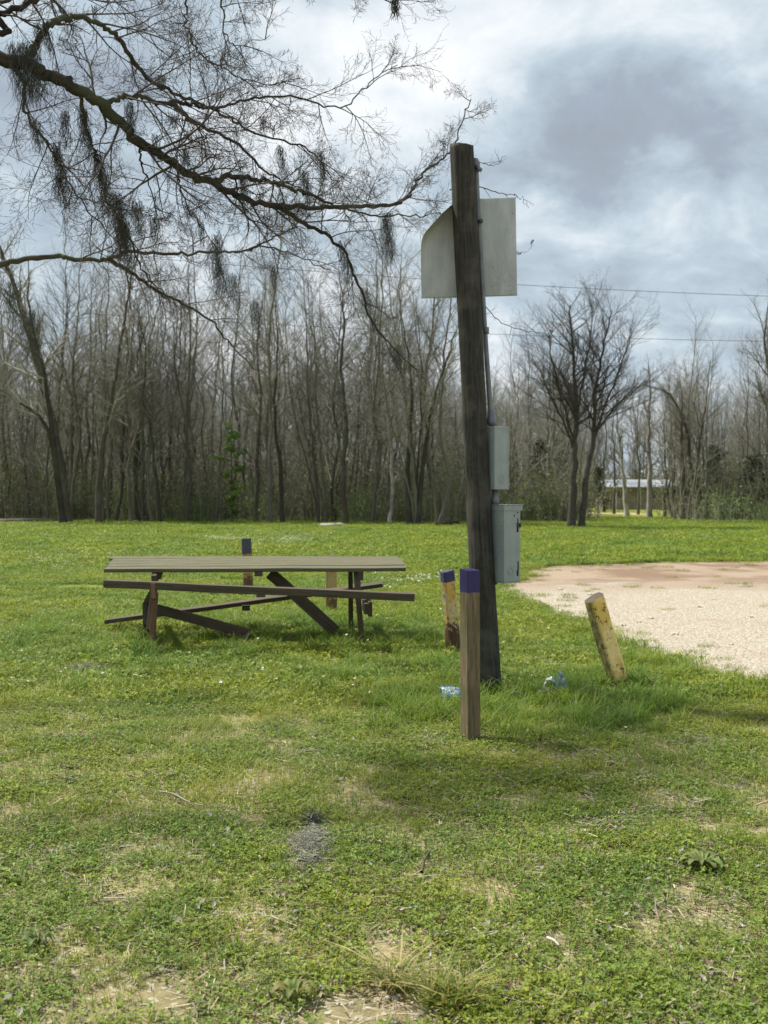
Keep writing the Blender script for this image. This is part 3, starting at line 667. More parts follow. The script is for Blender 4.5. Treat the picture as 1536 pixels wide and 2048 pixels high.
beams('bench_plank', [(P(210, 1164.5, 10.78), P(827, 1189.5, 10.78), .12, .038)], M['table_dark'], table, T0, seed=3)['label'] = 'second near bench plank'
beams('bench_plank', [(P(211, 1243, 12.1), P(765, 1170, 12.3), .14, .045)], M['table_dark'], table, T0, seed=4)['label'] = 'far bench plank fallen at its left end'
beams('bench_plank', [(P(222, 1240, 12.26), P(762, 1167, 12.46), .13, .04)], M['table_dark'], table, T0, seed=5)
# cleats
beams('top_cleat', [(P(517, 1149, 11.2), P(517, 1134, 11.9), .085, .04)], M['table_dark'], table, T0)
beams('bench_cleat', [(P(522, 1190, 10.55), P(522, 1189, 10.85), .09, .045)], M['table_dark'], table, T0)
beams('bench_cleat', [(P(492, 1216, 12.05), P(492, 1213, 12.5), .09, .06)], M['table_dark'], table, T0)
# left support: top cleat, two legs, seat arm, foot block
beams('top_cleat', [(P(313, 1152, 11.24), P(318, 1136, 11.9), .10, .07)], M['table_dark'], table, T0)
beams('leg', [(P(313, 1150, 11.3), P(307, 1160, 11.15), .09, .05, (1, 0, 0)), (P(311, 1146, 11.28), P(299, 1262, 11.05), .05, .11, (0, 1, 0))], M['table_dark'], table, T0)['label'] = 'dark left leg under the top'
beams('leg', [(P(311, 1185, 10.9), P(304, 1275, 10.95), .10, .045, (1, 0, 0))], M['table_red'], table, T0)['label'] = 'reddish outer left leg'
beams('leg', [(P(306, 1183, 11.55), P(290, 1212, 11.5), .10, .05, (1, 0, 0)), (P(291, 1208, 11.5), P(292, 1252, 11.4), .10, .05, (1, 0, 0))], M['table_dark'], table, T0)['label'] = 'bent dark left leg of the far side'
beams('seat_arm', [(P(307, 1166, 10.58), P(307, 1197, 10.58), .06, .045, (1, 0, 0)), (P(309, 1188, 10.6), P(309, 1200, 12.2), .045, .09)], M['table_red'], table, T0)
beams('foot_block', [(P(303, 1259, 11.25), P(308, 1289, 11.15), .115, .07, (1, 0, 0)), (P(300, 1288, 11.14), P(321, 1289, 11.14), .09, .05)], M['table_top'], table, T0)
# braces
beams('brace', [(P(540, 1146, 11.5), P(672, 1263, 11.45), .04, .12)], M['table_dark'], table, T0)['label'] = 'long diagonal brace running down to the right legs'
beams('brace', [(P(314, 1218, 11.45), P(500, 1268, 11.2), .04, .10)], M['table_dark'], table, T0)['label'] = 'broken brace fallen from the left leg to the grass'
# right support
beams('leg', [(P(701, 1143, 11.8), P(702, 1262, 11.9), .05, .055, (0, 1, 0))], M['table_dark'], table, T0)['label'] = 'far right leg'
beams('leg', [(P(713, 1143, 11.3), P(716, 1185, 11.2), .065, .055, (0, 1, 0)), (P(715, 1182, 11.2), P(725, 1292, 11.12), .055, .05, (0, 1, 0))], M['table_dark'], table, T0)['label'] = 'near right leg'
beams('top_cleat', [(P(721, 1152, 11.22), P(719, 1135, 11.9), .06, .09)], M['table_dark'], table, T0)
beams('seat_arm', [(P(733, 1218, 11.0), P(728, 1205, 12.3), .05, .11), (P(741, 1219, 11.0), P(736, 1210, 11.6), .04, .15)], M['table_dark'], table, T0)

def post(name, label, cat, p0, p1, prof, mat, yaw=0, rings=14, jit=.002, top_cut=(0, 0), seed=1, taper=0, group=None, bury=.15, cut=False):
    """post from p0 (ground) to p1; prof is a closed 2D outline"""
    p0, p1 = Vector(p0), Vector(p1); ax = (p1-p0); L = ax.length; q = ax.to_track_quat('Z', 'Y'); root = p0.copy()
    bm = bmesh.new(); gl = bm.verts.layers.float_vector.new('grain'); rr = []
    cz, sz = math.cos(yaw), math.sin(yaw)
    for k in range(rings+1):
        z = -bury+(L+bury)*k/rings; ring = []
        for i_, (a, b) in enumerate(prof):
            s_ = 1-taper*max(z, 0)/L; a2, b2 = a*s_, b*s_; nn = mn.noise(Vector((a*30+seed, b*30, z*4)))*jit*2+mn.noise(Vector((a*60+seed, b*60, z*14)))*jit
            lr = math.hypot(a2, b2); a2 += a2/lr*nn; b2 += b2/lr*nn; zz = z+(top_cut[0]*a2+top_cut[1]*b2 if k == rings else 0)+(mn.noise(Vector((a*50, b*50, seed)))*jit*2 if k == rings else 0)
            v = bm.verts.new((a2*cz-b2*sz, a2*sz+b2*cz, zz)); v[gl] = (zz, a, b); ring.append(v)
        rr.append(ring)
    n = len(prof)
    for k in range(rings):
        for e in range(n): bm.faces.new([rr[k][e], rr[k][(e+1) % n], rr[k+1][(e+1) % n], rr[k+1][e]]).smooth = n > 12
    cv = bm.verts.new(sum((v.co for v in rr[-1]), Vector())/n); cv[gl] = (L, 0, 0)
    for e in range(n): bm.faces.new([rr[-1][e], rr[-1][(e+1) % n], cv]).material_index = 1 if cut else 0
    me = bpy.data.meshes.new(name); bm.to_mesh(me); bm.free(); o = link(name, me, [mat, M['table_dark']] if cut else mat); o.location = root; o.rotation_mode = 'QUATERNION'; o.rotation_quaternion = Matrix.Rotation(0, 4, 'Z').to_quaternion() if False else q_align(ax)
    return tag(o, label, cat, group)
def q_align(ax):
    return Vector((0, 0, 1)).rotation_difference(ax.normalized())
def sqp(w_, d_, c_):
    return [(-w_/2+c_, -d_/2), (w_/2-c_, -d_/2), (w_/2, -d_/2+c_), (w_/2, d_/2-c_), (w_/2-c_, d_/2), (-w_/2+c_, d_/2), (-w_/2, d_/2-c_), (-w_/2, -d_/2+c_)]
PURP = (.050, .040, .125)
M['post_new'] = wood('square_post_wood', (.095, .068, .038), (.22, .168, .10), (.085, .09, .04), .7, (3.5, 42, 42), .9, paint=(PURP, .925, .03))
yaw4 = math.radians(23)
post('wooden_post', 'square wooden post with fresh purple top standing nearest the camera', 'post', G(941, 1481), P(939, 1139, 6.88), sqp(.094, .094, .006), M['post_new'], yaw4+.09, 18, .0008, (.0, .10))
M['post_peel'] = wood('peeling_post_wood', (.055, .032, .02), (.11, .06, .035), None, .5, (2, 40, 40), .8, paint=((.055, .05, .12), .70, .03), chips=((.50, .42, .26), (.55, .34, .08), .56, .05, .42))
post('leaning_post', 'leaning post with purple top and peeling yellow paint behind the square post', 'post', G(908, 1309), P(894.5, 1142, 10.5), sqp(.125, .10, .02), M['post_peel'], math.radians(28), 18, .003, (.10, .0), 4)
M['post_yellow'] = wood('yellow_post_wood', (.05, .042, .028), (.09, .075, .045), None, .5, (2, 40, 40), .8, chips=((.80, .62, .28), (.70, .48, .12), .56, -.05, .12))
post('leaning_post', 'short yellow painted post leaning left beside the gravel', 'post', G(1240, 1372), P(1187.5, 1195, 8.75), sqp(.155, .12, .03), M['post_yellow'], math.radians(22), 18, .003, (.16, .05), 9, cut=True)
M['post_far1'] = wood('far_post_wood', (.07, .045, .03), (.15, .09, .04), None, .5, paint=((.075, .072, .10), .60, .04), chips=((.42, .27, .10), (.34, .2, .06), .56, -.1, .5))
post('old_post', 'dark topped post standing behind the middle of the table', 'post', G(497, 1186), P(492, 1077, 17), sqp(.145, .12, .02), M['post_far1'], .3, 10, .003)
M['post_far2'] = wood('far_yellow_post_wood', (.09, .06, .035), (.16, .10, .05), None, .5, chips=((.44, .33, .14), (.36, .24, .08), .57, -.1, .4))
post('old_post', 'faded yellow post standing behind the right end of the table', 'post', G(663, 1228), P(662, 1111, 14), sqp(.14, .12, .02), M['post_far2'], .2, 10, .003, cut=True)

# ------------------------------------------------------------------ utility pole, sign, conduit, boxes
M['pole'] = wood('old_pole_wood', (.020, .019, .016), (.052, .049, .041), (.085, .082, .066), .6, (5, 60, 60), 1.0)
pb, pt = Vector(G(978, 1391)), P(923, 291, 8.4); pb.y = 8.4; pb.x = (976-768)*8.4/F
ax = pt-pb; L = ax.length; bm = bmesh.new(); gl = bm.verts.layers.float_vector.new('grain'); NR, NS = 150, 56; rr = []
for k in range(NR+1):
    z = -.2+(L+.2)*k/NR; ring = []
    for e in range(NS):
        th = e*2*math.pi/NS; r0 = .094+.012*max(0, 1-z/1.2)-.004*z/L
        nn = mn.noise(Vector((math.cos(th)*3, math.sin(th)*3, z*.7)))*.006+mn.noise(Vector((math.cos(th)*14, math.sin(th)*14, z*1.6)))*.0035
        ca = -1.85+.16*math.sin(z*1.3); da = abs(th-math.pi*2-ca) if th > math.pi else 9
        if .5 < z < 1.95 and da < .075: nn -= .018*(1-da/.075)
        if 1.45 < z < 1.75 and 3.2 < th < 4.1: nn -= .007*math.sin((z-1.45)/.3*math.pi)
        r_ = r0+nn; zz = z+(.015*math.cos(th-2.5)+mn.noise(Vector((math.cos(th)*6, math.sin(th)*6, 7)))*.008 if k == NR else 0)
        v = bm.verts.new((r_*math.cos(th), r_*math.sin(th), zz)); v[gl] = (z, math.cos(th)*.1, math.sin(th)*.1); ring.append(v)
    rr.append(ring)
for k in range(NR):
    for e in range(NS): bm.faces.new([rr[k][e], rr[k][(e+1) % NS], rr[k+1][(e+1) % NS], rr[k+1][e]]).smooth = True
cv = bm.verts.new((0, 0, L)); cv[gl] = (L, 0, 0)
for e in range(NS): bm.faces.new([rr[-1][e], rr[-1][(e+1) % NS], cv])
me = bpy.data.meshes.new('utility_pole'); bm.to_mesh(me); bm.free(); pole = link('utility_pole', me, M['pole']); pole.location = pb; pole.rotation_mode = 'QUATERNION'; pole.rotation_quaternion = q_align(ax)
tag(pole, 'thick dark weathered wooden utility pole leaning slightly left', 'utility pole')

def sign_mat():
    m, t = new_mat('sign_back_metal'); o = t.n('ShaderNodeTexCoord').outputs['Object']; x, y, z = t.sep(o)
    a = t.noise(t.vm('MULTIPLY', o, (9, 9, 2.5)), 1, 5, .65); sp = t.noise(o, 170, 3, .7)
    c = t.mix(t.mr(a, .35, .7), (.33, .355, .355), (.45, .475, .475))
    k = t.m('MULTIPLY', t.m('MULTIPLY', t.mr(sp, .52, .62), t.mr(z, .6, 0, .1, 1)), t.mr(x, .35, .55, .25, 1))
    k = t.m('MULTIPLY', k, t.mr(t.noise(o, 6, 4, .6), .35, .6, .25, 1)); c = t.mix(t.m('MULTIPLY', k, .9), c, (.14, .15, .11))
    finish(t, c, .55, t.bump(a, .1, .002), spec=.4, metal=0); return m
sg_o = P(843, 597, 8.53); sgr = math.radians(1.6); W_, H_ = .742, .764; GN_ = 44; v = []; u_ = Vector((.27, .263)).normalized(); n_ = Vector((-u_.y, u_.x)); R_ = .09
for j_ in range(GN_+1):
    for i_ in range(GN_+1):
        a, b = W_*i_/GN_, H_*j_/GN_; s_ = n_.dot(Vector((a, b))-Vector((0, .335))); y_ = .006*math.sin(a*5); 
        if s_ > 0:
            an = s_/R_; mx = 1.65
            ds = R_*math.sin(min(an, mx))+(max(0, an-mx)*R_)*math.cos(mx); yb = R_*(1-math.cos(min(an, mx)))+max(0, an-mx)*R_*math.sin(mx)
            pr = Vector((a, b))-n_*s_+n_*ds; a, b = pr.x, pr.y; y_ -= yb
        v.append((a*math.cos(sgr)-b*math.sin(sgr)*.6, y_, b*math.cos(sgr)+a*math.sin(sgr)))
bq = np.array([j_*(GN_+1)+i_ for j_ in range(GN_) for i_ in range(GN_)])
me = mesh_np('sign_panel', v, [np.stack([bq, bq+1, bq+GN_+2, bq+GN_+1], 1)]); sign = link('sign_panel', me, sign_mat()); sign.location = sg_o
md = sign.modifiers.new('thick', 'SOLIDIFY'); md.thickness = .0025; md.offset = 1
tag(sign, 'back of a square grey metal sign with one corner bent over, fixed behind the pole', 'sign')
M['dark_metal'] = plain('dark_bolt_metal', (.05, .05, .05), .5, .3, 20, 0, .5, .5)
def cyl(tb, p0, p1, r_, sides=14): tb.add([p0, Vector(p0).lerp(Vector(p1), .5), p1], r_, sides)
def disc_tube(name, segs, mat, parent, root, sides=16):
    """closed solids of revolution: segs = list of (points, radii)"""
    T = Tubes()
    for pts_, rad_ in segs:
        a = [Vector(q) for q in pts_]; T.add([a[0]-(a[1]-a[0])*1e-3]+a+[a[-1]+(a[-1]-a[-2])*1e-3], [1e-4]+list(rad_)+[1e-4], sides)
    return T.build(name, mat, parent, root)
for k, (px, py) in enumerate([(1025.5, 427), (986, 534), (1012, 460), (985, 572)]):
    p = P(px, py, 8.525); b_ = disc_tube('screw_hole' if k else 'screw_hole', [([p-sg_o+Vector((0, -.001, 0)), p-sg_o+Vector((0, .004, 0))], [.004 if k == 0 else .003]*2)], M['dark_metal'], sign, (0, 0, 0), 8)
p = P(960.5, 443, 8.42); disc_tube('bolt', [([p+Vector((-.03, 0, 0)), p+Vector((.016, -.02, 0))], [.012, .012]), ([p+Vector((.0, -.01, 0)), p+Vector((.008, -.016, 0))], [.019, .019])], M['dark_metal'], pole, None or (0, 0, 0)).matrix_parent_inverse = Matrix.LocRotScale(pole.location, pole.rotation_quaternion, None).inverted()

M['conduit'] = plain('grey_conduit', (.14, .15, .165), .5, .2, 12, 0, .5, .3)
cl_ = [P(*q) for q in [(952.5, 345, 8.44), (957, 443, 8.46), (965, 580, 8.47), (971.5, 690, 8.46), (981.5, 826, 8.44), (983.5, 852, 8.43)]]
cr = cl_[0].copy(); cond = empty('conduit', (cl_[-1].x, cl_[-1].y, 0), 'grey metal conduit running down the right side of the pole', 'conduit'); CR = cond.location
T = Tubes(); T.add(resample([tuple(q) for q in cl_], 6), .0195, 14); T.build('pipe', M['conduit'], cond, CR)
def fitting(name, y0, y1, pxs, rad_, d=8.43, parent=cond, root=None):
    root = CR if root is None else root; return disc_tube(name, [([P(pxs, y0, d), P(pxs, y1, d)], [rad_, rad_])], M['conduit'], parent, root)
disc_tube('coupling', [([P(971.7, 655, 8.46), P(972.3, 668, 8.46)], [.024, .024])], M['conduit'], cond, CR)
disc_tube('coupling', [([P(981.8, 822, 8.44), P(982.6, 836, 8.435), P(983, 838, 8.43), P(983.5, 851, 8.43)], [.029, .033, .037, .035])], M['conduit'], cond, CR)
a_ = P(951.5, 344, 8.45)
disc_tube('weatherhead', [([P(951.5, 346, 8.45), P(951.8, 336, 8.45), P(951.5, 326, 8.45), P(950, 319, 8.45), P(948.5, 316, 8.45)], [.024, .033, .033, .024, .008]), ([P(952, 334, 8.43), P(961.5, 340, 8.38)], [.020, .015])], M['conduit'], cond, CR)
disc_tube('coupling', [([P(989, 976, 8.43), P(989.5, 994, 8.43), P(989.6, 996, 8.43), P(990, 1013, 8.43)], [.025, .025, .03, .03])], M['conduit'], cond, CR)
disc_tube('pipe_stub', [([P(989, 1163, 8.44), P(989, 1169, 8.44)], [.024, .020])], M['dark_metal'], cond, CR)

def box_paint():
    m, t = new_mat('grey_box_paint'); o = t.n('ShaderNodeTexCoord').outputs['Object']
    a = t.noise(o, 7, 5, .6); b = t.noise(o, 120, 3, .6); c = t.mix(t.mr(a, .3, .7), (.225, .265, .262), (.275, .315, .31)); c = t.mix(t.m('MULTIPLY', t.mr(b, .62, .7), .35), c, (.12, .12, .10))
    st = t.noise(t.vm('MULTIPLY', o, (26, 26, 2)), 1, 4, .6); c = t.mix(t.m('MULTIPLY', t.mr(st, .55, .75), .3), c, (.17, .18, .16))
    finish(t, c, .45, t.bump(b, .05, .001), spec=.45); return m
M['box'] = box_paint(); M['black'] = plain('black_void', (.008, .008, .009), .7, .1, 5, 0, .2)
def bx(bm, x0, x1, y0, y1, z0, z1):
    vs = [bm.verts.new(q) for q in [(x0, y0, z0), (x1, y0, z0), (x1, y1, z0), (x0, y1, z0), (x0, y0, z1), (x1, y0, z1), (x1, y1, z1), (x0, y1, z1)]]
    for f in ((0, 3, 2, 1), (4, 5, 6, 7), (0, 1, 5, 4), (1, 2, 6, 5), (2, 3, 7, 6), (3, 0, 4, 7)): bm.faces.new([vs[i_] for i_ in f])
def part(name, boxes, mat, parent, bev=.002, label=None):
    bm = bmesh.new()
    for q in boxes: bx(bm, *q)
    me = bpy.data.meshes.new(name); bm.to_mesh(me); bm.free(); o = link(name, me, mat, parent)
    if bev: md = o.modifiers.new('bevel', 'BEVEL'); md.width = bev; md.segments = 2
    if label: o['label'] = label
    return o
def ring_on(parent, cx, cz, radii, face='x', mat=None, y=0):
    """embossed concentric knockout rings on the face y=0 (face='x') or x=0 (face='y')"""
    T = Tubes()
    for rd in radii:
        pts_ = [(cx+rd*math.cos(a), y, cz+rd*math.sin(a)) if face == 'x' else (y, cx+rd*math.cos(a), cz+rd*math.sin(a)) for a in np.linspace(0, 2*math.pi, 29)]
        T.add(pts_, .0016, 5)
    return T.build('knockout', mat or M['box'], parent)
tilt = math.radians(-1.9)
def disc(parent, name, x, z, r_, face='x', mat='black'):
    a = (x, -.001, z), (x, .003, z); b = (-.001, x, z), (.003, x, z); a = a if face == 'x' else b
    T = Tubes(); T.add([a[0], a[0], a[1], a[1]][0:1]+[a[0], a[1]], [1e-4, r_, r_], 12); return T.build(name, M[mat], parent)
# lower box
S = 8.30/F; z0, z1 = EYE+(HZ-1165)*S, EYE+(HZ-1011)*S; Hb = z1-z0; yw = math.radians(35)
box2 = empty('electrical_box', (P(1008.5, 1000, 8.30).x, 8.30, z0), 'larger grey metal electrical box with black slots, lower on the pole', 'electrical box', rot=(0, tilt*.0, yw))
wx_, wy_ = 35.5*S/math.cos(yw), 27*S/math.sin(yw)
part('body', [(0, wx_, 0, wy_, 0, Hb-.006)], M['box'], box2, .005)
part('lid', [(-.004, wx_+.018, -.005, wy_+.003, Hb-.040, Hb+.002), (-.008, wx_+.032, -.010, wy_+.003, Hb+.002, Hb+.006)], M['box'], box2, .0015)
part('corner_seam', [(-.0035, .004, -.0035, .004, .006, Hb-.042)], M['box'], box2, .001)
part('bottom_flange', [(.002, wx_-.002, .002, wy_-.003, -.008, 0)], M['box'], box2, .001)
kx = lambda px: (px-1008.5)*S/math.cos(yw); kz = lambda py: EYE+(HZ-py)*S-z0
part('slot', [(kx(1037.2), kx(1039.2), -.0015, .003, kz(1049), kz(1037)), (kx(1035.8), kx(1039.4), -.0015, .003, kz(1065), kz(1054))], M['black'], box2, 0)
part('slot', [(kx(1037.6), kx(1039.8), -.0015, .003, kz(1142), kz(1124)), (kx(1035.8), kx(1039.4), -.0015, .003, kz(1153.5), kz(1141.5))], M['black'], box2, 0)
part('latch', [(kx(1036), kx(1039.5), -.010, .0, kz(1055), kz(1046)), (kx(1041), kx(1044.2), -.012, .006, kz(1055), kz(1047))], M['dark_metal'], box2, .001)
disc(box2, 'screw_hole', kx(1038), kz(1025.5), .0062); disc(box2, 'screw_hole', kx(1030.5), kz(1031.5), .0062)
ring_on(box2, kx(1022), kz(1143), [.017*1.5, .017, .030], 'x')
ky = lambda px: (1008.5-px)*S/math.sin(yw)
ring_on(box2, ky(997), kz(1148), [.016, .026], 'y')
for (px, py) in [(995, 1054), (995, 1121), (1003.5, 1053), (1003.5, 1103)]: disc(box2, 'screw', ky(px), kz(py), .004, 'y', 'dark_metal')
for px in (1012, 1018, 1026, 1034): disc(box2, 'screw', kx(px), kz(1161), .0022, 'x', 'dark_metal')
disc_tube('screw', [([(wx_*.55, wy_*.3, Hb+.004), (wx_*.55, wy_*.3, Hb+.016)], [.006, .005])], M['conduit'], box2, (0, 0, 0), 8)
# upper box
S = 8.33/F; z0, z1 = EYE+(HZ-979)*S, EYE+(HZ-852)*S; Hb = z1-z0; X1 = 989.5
box1 = empty('electrical_box', (P(X1, 1000, 8.33).x, 8.33, z0), 'smaller plain grey electrical box higher on the pole', 'electrical box', rot=(0, 0, yw))
wx_, wy_ = 29.5*S/math.cos(yw), 12.5*S/math.sin(yw); kx = lambda px: (px-X1)*S/math.cos(yw); kz = lambda py: EYE+(HZ-py)*S-z0; ky = lambda px: (X1-px)*S/math.sin(yw)
part('body', [(0, wx_, 0, wy_, 0, Hb-.004)], M['box'], box1, .004)
part('lid', [(-.003, wx_+.002, -.003, wy_+.002, Hb-.020, Hb)], M['box'], box1, .0015)
part('cover', [(wx_-.001, wx_+.006, -.001, wy_+.003, .0, Hb-.022)], M['box'], box1, .001)
part('hinge', [(wx_+.005, wx_+.012, -.002, .012, .03, .05)], M['box'], box1, .001)
ring_on(box1, kx(1003), kz(958), [.014, .024, .034], 'x')
for py in (862, 970): disc(box1, 'screw', ky(985), kz(py), .005, 'y', 'box')

# ------------------------------------------------------------------ overhead limb of the near tree with Spanish moss
ntree = empty('mossy_tree', (-8.2, 7.0, 0), 'large leafless tree whose mossy limbs reach over from the upper left', 'tree'); NR0 = (-8.2, 7.0, 0)
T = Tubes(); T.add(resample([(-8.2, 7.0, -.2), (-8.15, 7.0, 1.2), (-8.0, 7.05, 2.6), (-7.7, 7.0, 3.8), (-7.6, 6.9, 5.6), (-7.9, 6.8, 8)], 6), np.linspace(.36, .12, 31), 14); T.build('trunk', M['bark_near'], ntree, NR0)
rh = random.Random(77)
HS = [(0, 0, 0, 0, 0, 0, 0), (7, .55, 44, .15, .00, 10, 5), (5, .58, 46, .19, .01, 8, 4), (3, .62, 46, .22, .02, 7, 3), (0, 0, 0, .24, .02, 6, 3)]
HT = [(0, 0, 0, 0, 0, 0, 0), (3, .5, 42, .16, .0, 7, 4), (0, 0, 0, .2, .01, 5, 3)]
limbs = {}; TW = Tubes()
def limb(key, pl_, rad0, rad1, n2, L2, pre=None, bias=(0, 0, 0), spec=HS, f0=.12, tw=1.0):
    """pl_: (px, py, depth)"""
    pts_ = [np.array(P(*q)) for q in pl_]
    if pre: pts_ = [np.array(q) for q in pre]+pts_
    c = resample(pts_, 7); n = len(c); c[1:-1] += np.array([[rh.gauss(0, .008), rh.gauss(0, .01), rh.gauss(0, .008)] for _ in range(n-2)])
    s_ = np.linspace(0, 1, n); rad = (rad0+(rad1-rad0)*s_**.75)*(1+np.array([rh.uniform(-.08, .12) for _ in range(n)]))
    Tl = Tubes(); Tl.add(c, rad, 9); Tl.build('main_limb', M['bark_near'], ntree, NR0); limbs[key] = c
    for q in range(n2):
        f = f0+(1-f0)*(q+rh.random())/n2; i_ = min(int(f*(n-1)), n-2); p = c[i_]; t = c[i_+1]-c[i_]; t /= np.linalg.norm(t)
        a = rnd_unit(rh); a[1] *= .8; a += np.array(bias); a -= t*a.dot(t); a /= np.linalg.norm(a)+1e-9; an = math.radians(rh.uniform(30, 70))
        d = t*math.cos(an)+a*math.sin(an); grow(TW, rh, p, d, L2*.85*rh.uniform(.45, 1.25)*(1.1-.45*f if key != 'A' else 1.1-.8*f), min(.0095, max(.0042, rad[i_]*.4))*tw, 1, spec)
limb('A', [(15, 118, 6.5), (95, 150, 6.6), (141, 172, 6.6), (208, 213, 6.8), (281, 284, 7.0), (338, 318, 7.1), (375, 346, 7.2), (427, 365, 7.4), (469, 390, 7.5), (542, 409, 7.8), (625, 414, 8.1), (698, 412, 8.5), (778, 410, 8.9), (812, 396, 9.1), (832, 368, 9.2), (858, 335, 9.3), (905, 300, 9.5), (925, 240, 9.6), (942, 198, 9.7)],
     .050, .004, 34, 1.05, pre=[(-7.7, 7.0, 3.8), (-5.6, 6.8, 4.7), (-3.4, 6.5, 4.5)], f0=.26)
limb('B', [(60, 112, 6.6), (72, 90, 6.6), (90, 60, 6.6), (112, 42, 6.6), (150, 36, 6.7), (190, 42, 6.7), (235, 76, 6.8), (268, 122, 6.9), (310, 170, 7.0), (345, 184, 7.1), (400, 207, 7.3), (460, 238, 7.5), (500, 262, 7.6), (560, 280, 7.8), (625, 306, 8.0), (660, 350, 8.1)], .023, .005, 26, .8)
limb('C', [(204, 208, 6.8), (228, 202, 6.8), (260, 190, 6.8), (320, 207, 6.9), (365, 203, 7.0), (400, 213, 7.1), (450, 215, 7.3), (520, 192, 7.5), (600, 196, 7.8), (680, 216, 8.0), (740, 165, 8.2), (795, 130, 8.3)], .019, .003, 22, .8)
limb('D', [(340, 207, 7.1), (375, 235, 7.2), (410, 255, 7.3), (480, 290, 7.5), (530, 345, 7.7), (590, 372, 7.9), (650, 400, 8.1)], .018, .003, 13, .65)
limb('E', [(-60, 540, 8.9), (20, 524, 9.0), (110, 511, 9.1), (150, 520, 9.1), (215, 517, 9.2), (260, 503, 9.2), (340, 507, 9.4), (420, 504, 9.5), (480, 505, 9.6), (530, 492, 9.8), (590, 512, 10.0), (660, 540, 10.2)], .033, .004, 20, .8, pre=[(-8.0, 7.05, 2.6), (-5.4, 8.4, 3.0)], bias=(0, 0, .2), f0=.36)
limb('F', [(427, 365, 7.4), (470, 352, 7.5), (530, 362, 7.7), (590, 380, 7.9), (640, 398, 8.2), (700, 420, 8.6), (760, 432, 8.9), (840, 430, 9.2), (880, 425, 9.4)], .021, .003, 14, .65)
limb('G', [(552, 412, 7.9), (610, 445, 8.2), (680, 490, 8.6), (712, 560, 9.0), (745, 640, 9.3), (790, 700, 9.6), (835, 745, 9.9)], .02, .003, 14, .65, bias=(0, 0, -.3))
limb('H', [(-80, 40, 6.4), (0, 28, 6.4), (60, 4, 6.5), (130, -40, 6.6), (300, -90, 7), (460, -100, 7.3), (620, -70, 7.6), (720, -30, 7.8), (790, 10, 8)], .028, .004, 14, .8, pre=[(-7.6, 6.9, 5.6), (-5.2, 6.6, 5.5)], bias=(0, 0, -.55), f0=.3)
limb('I', [(0, 5, 7.2), (90, -10, 7.3), (120, 20, 7.3), (145, 60, 7.3), (150, 100, 7.3)], .012, .002, 6, .5)
limb('J', [(372, -15, 7.2), (372, 50, 7.2), (395, 100, 7.3), (432, 130, 7.4), (480, 155, 7.5), (540, 170, 7.6), (590, 160, 7.7)], .009, .002, 10, .55)
limb('K', [(440, -10, 7.4), (448, 60, 7.4), (470, 90, 7.4), (540, 70, 7.5)], .007, .002, 8, .5)
limb('L', [(160, 190, 6.7), (175, 260, 6.8), (200, 330, 6.9), (215, 400, 7.0), (255, 470, 7.1), (300, 560, 7.3), (350, 600, 7.4)], .013, .003, 13, .6, bias=(0, 0, -.3))
limb('M', [(281, 284, 7.0), (284, 330, 7.0), (300, 370, 7.1), (310, 430, 7.1), (312, 490, 7.2)], .008, .002, 7, .45)
limb('N', [(352, 335, 7.1), (362, 380, 7.2), (390, 440, 7.3), (430, 490, 7.5)], .008, .002, 6, .45)
limb('O', [(20, 130, 6.5), (50, 170, 6.5), (52, 225, 6.6), (90, 280, 6.7), (110, 310, 6.8), (160, 400, 6.9), (230, 480, 7.0)], .013, .003, 14, .7, bias=(0, 0, -.3))
limb('Q', [(495, 500, 9.7), (560, 470, 9.6), (610, 440, 9.5), (680, 400, 9.4)], .010, .003, 8, .5)
limb('R', [(215, 517, 9.2), (260, 545, 9.3), (330, 590, 9.5), (420, 640, 9.8), (470, 700, 10), (540, 760, 10.2)], .02, .003, 12, .7, bias=(0, 0, -.2))
limb('S', [(880, 425, 9.4), (930, 540, 9.3), (985, 630, 9.2), (1030, 655, 9.2), (1095, 670, 9.2)], .006, .0015, 6, .24, tw=.6, spec=HT)
limb('U', [(900, 380, 9.5), (960, 375, 9.5), (1010, 388, 9.5), (1040, 395, 9.5), (1058, 416, 9.5)], .006, .0015, 5, .24, tw=.6, spec=HT)
limb('V', [(905, 310, 9.5), (950, 322, 9.5), (985, 330, 9.5), (1012, 312, 9.5)], .005, .0015, 6, .24, tw=.6, spec=HT)
limb('X', [(1000, 500, 9.5), (1034, 503, 9.5), (1050, 505, 9.5), (1068, 490, 9.5)], .003, .001, 2, .12, tw=.5, pre=[tuple(P(880, 470, 9.4))])
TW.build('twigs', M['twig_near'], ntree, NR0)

def moss(px, py, d, Lpx, wpx, n, seed, label=None, lean=0, r_=.0012):
    """hanging clump of Spanish moss: Lpx, wpx its size in photo pixels at its depth"""
    r = random.Random(seed); k = d/F; top = P(px, py, d); L_, W_ = Lpx*k, wpx*k; T = Tubes()
    for _ in range(n):
        t0 = r.random()**1.6*.65; a = r.random()*6.28; q = W_*.5*r.random()**.7*(1-.2*t0); p = np.array([math.cos(a)*q+lean*k*t0, math.sin(a)*q*.8, -L_*t0])
        ln = L_*r.uniform(.10, .55)*(1.1-t0*.5); ns = 7; pts_ = [p.copy()]; dr = np.array([r.gauss(0, .5), r.gauss(0, .5), -1.0])
        for _s in range(ns):
            dr = dr*.6+np.array([r.gauss(0, .45)-p[0]/max(W_, .02)*.25+lean*k*.3, r.gauss(0, .45), -.62]); dr /= np.linalg.norm(dr); p = p+dr*ln/ns; pts_.append(p.copy())
        T.add(pts_, np.linspace(r_*1.15, r_*.5, ns+1), 3)
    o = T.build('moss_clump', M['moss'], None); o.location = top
    return tag(o, label or 'wispy clump of grey moss hanging from a thin bare branch', 'moss', 'hanging clumps of moss on the overhead branches')
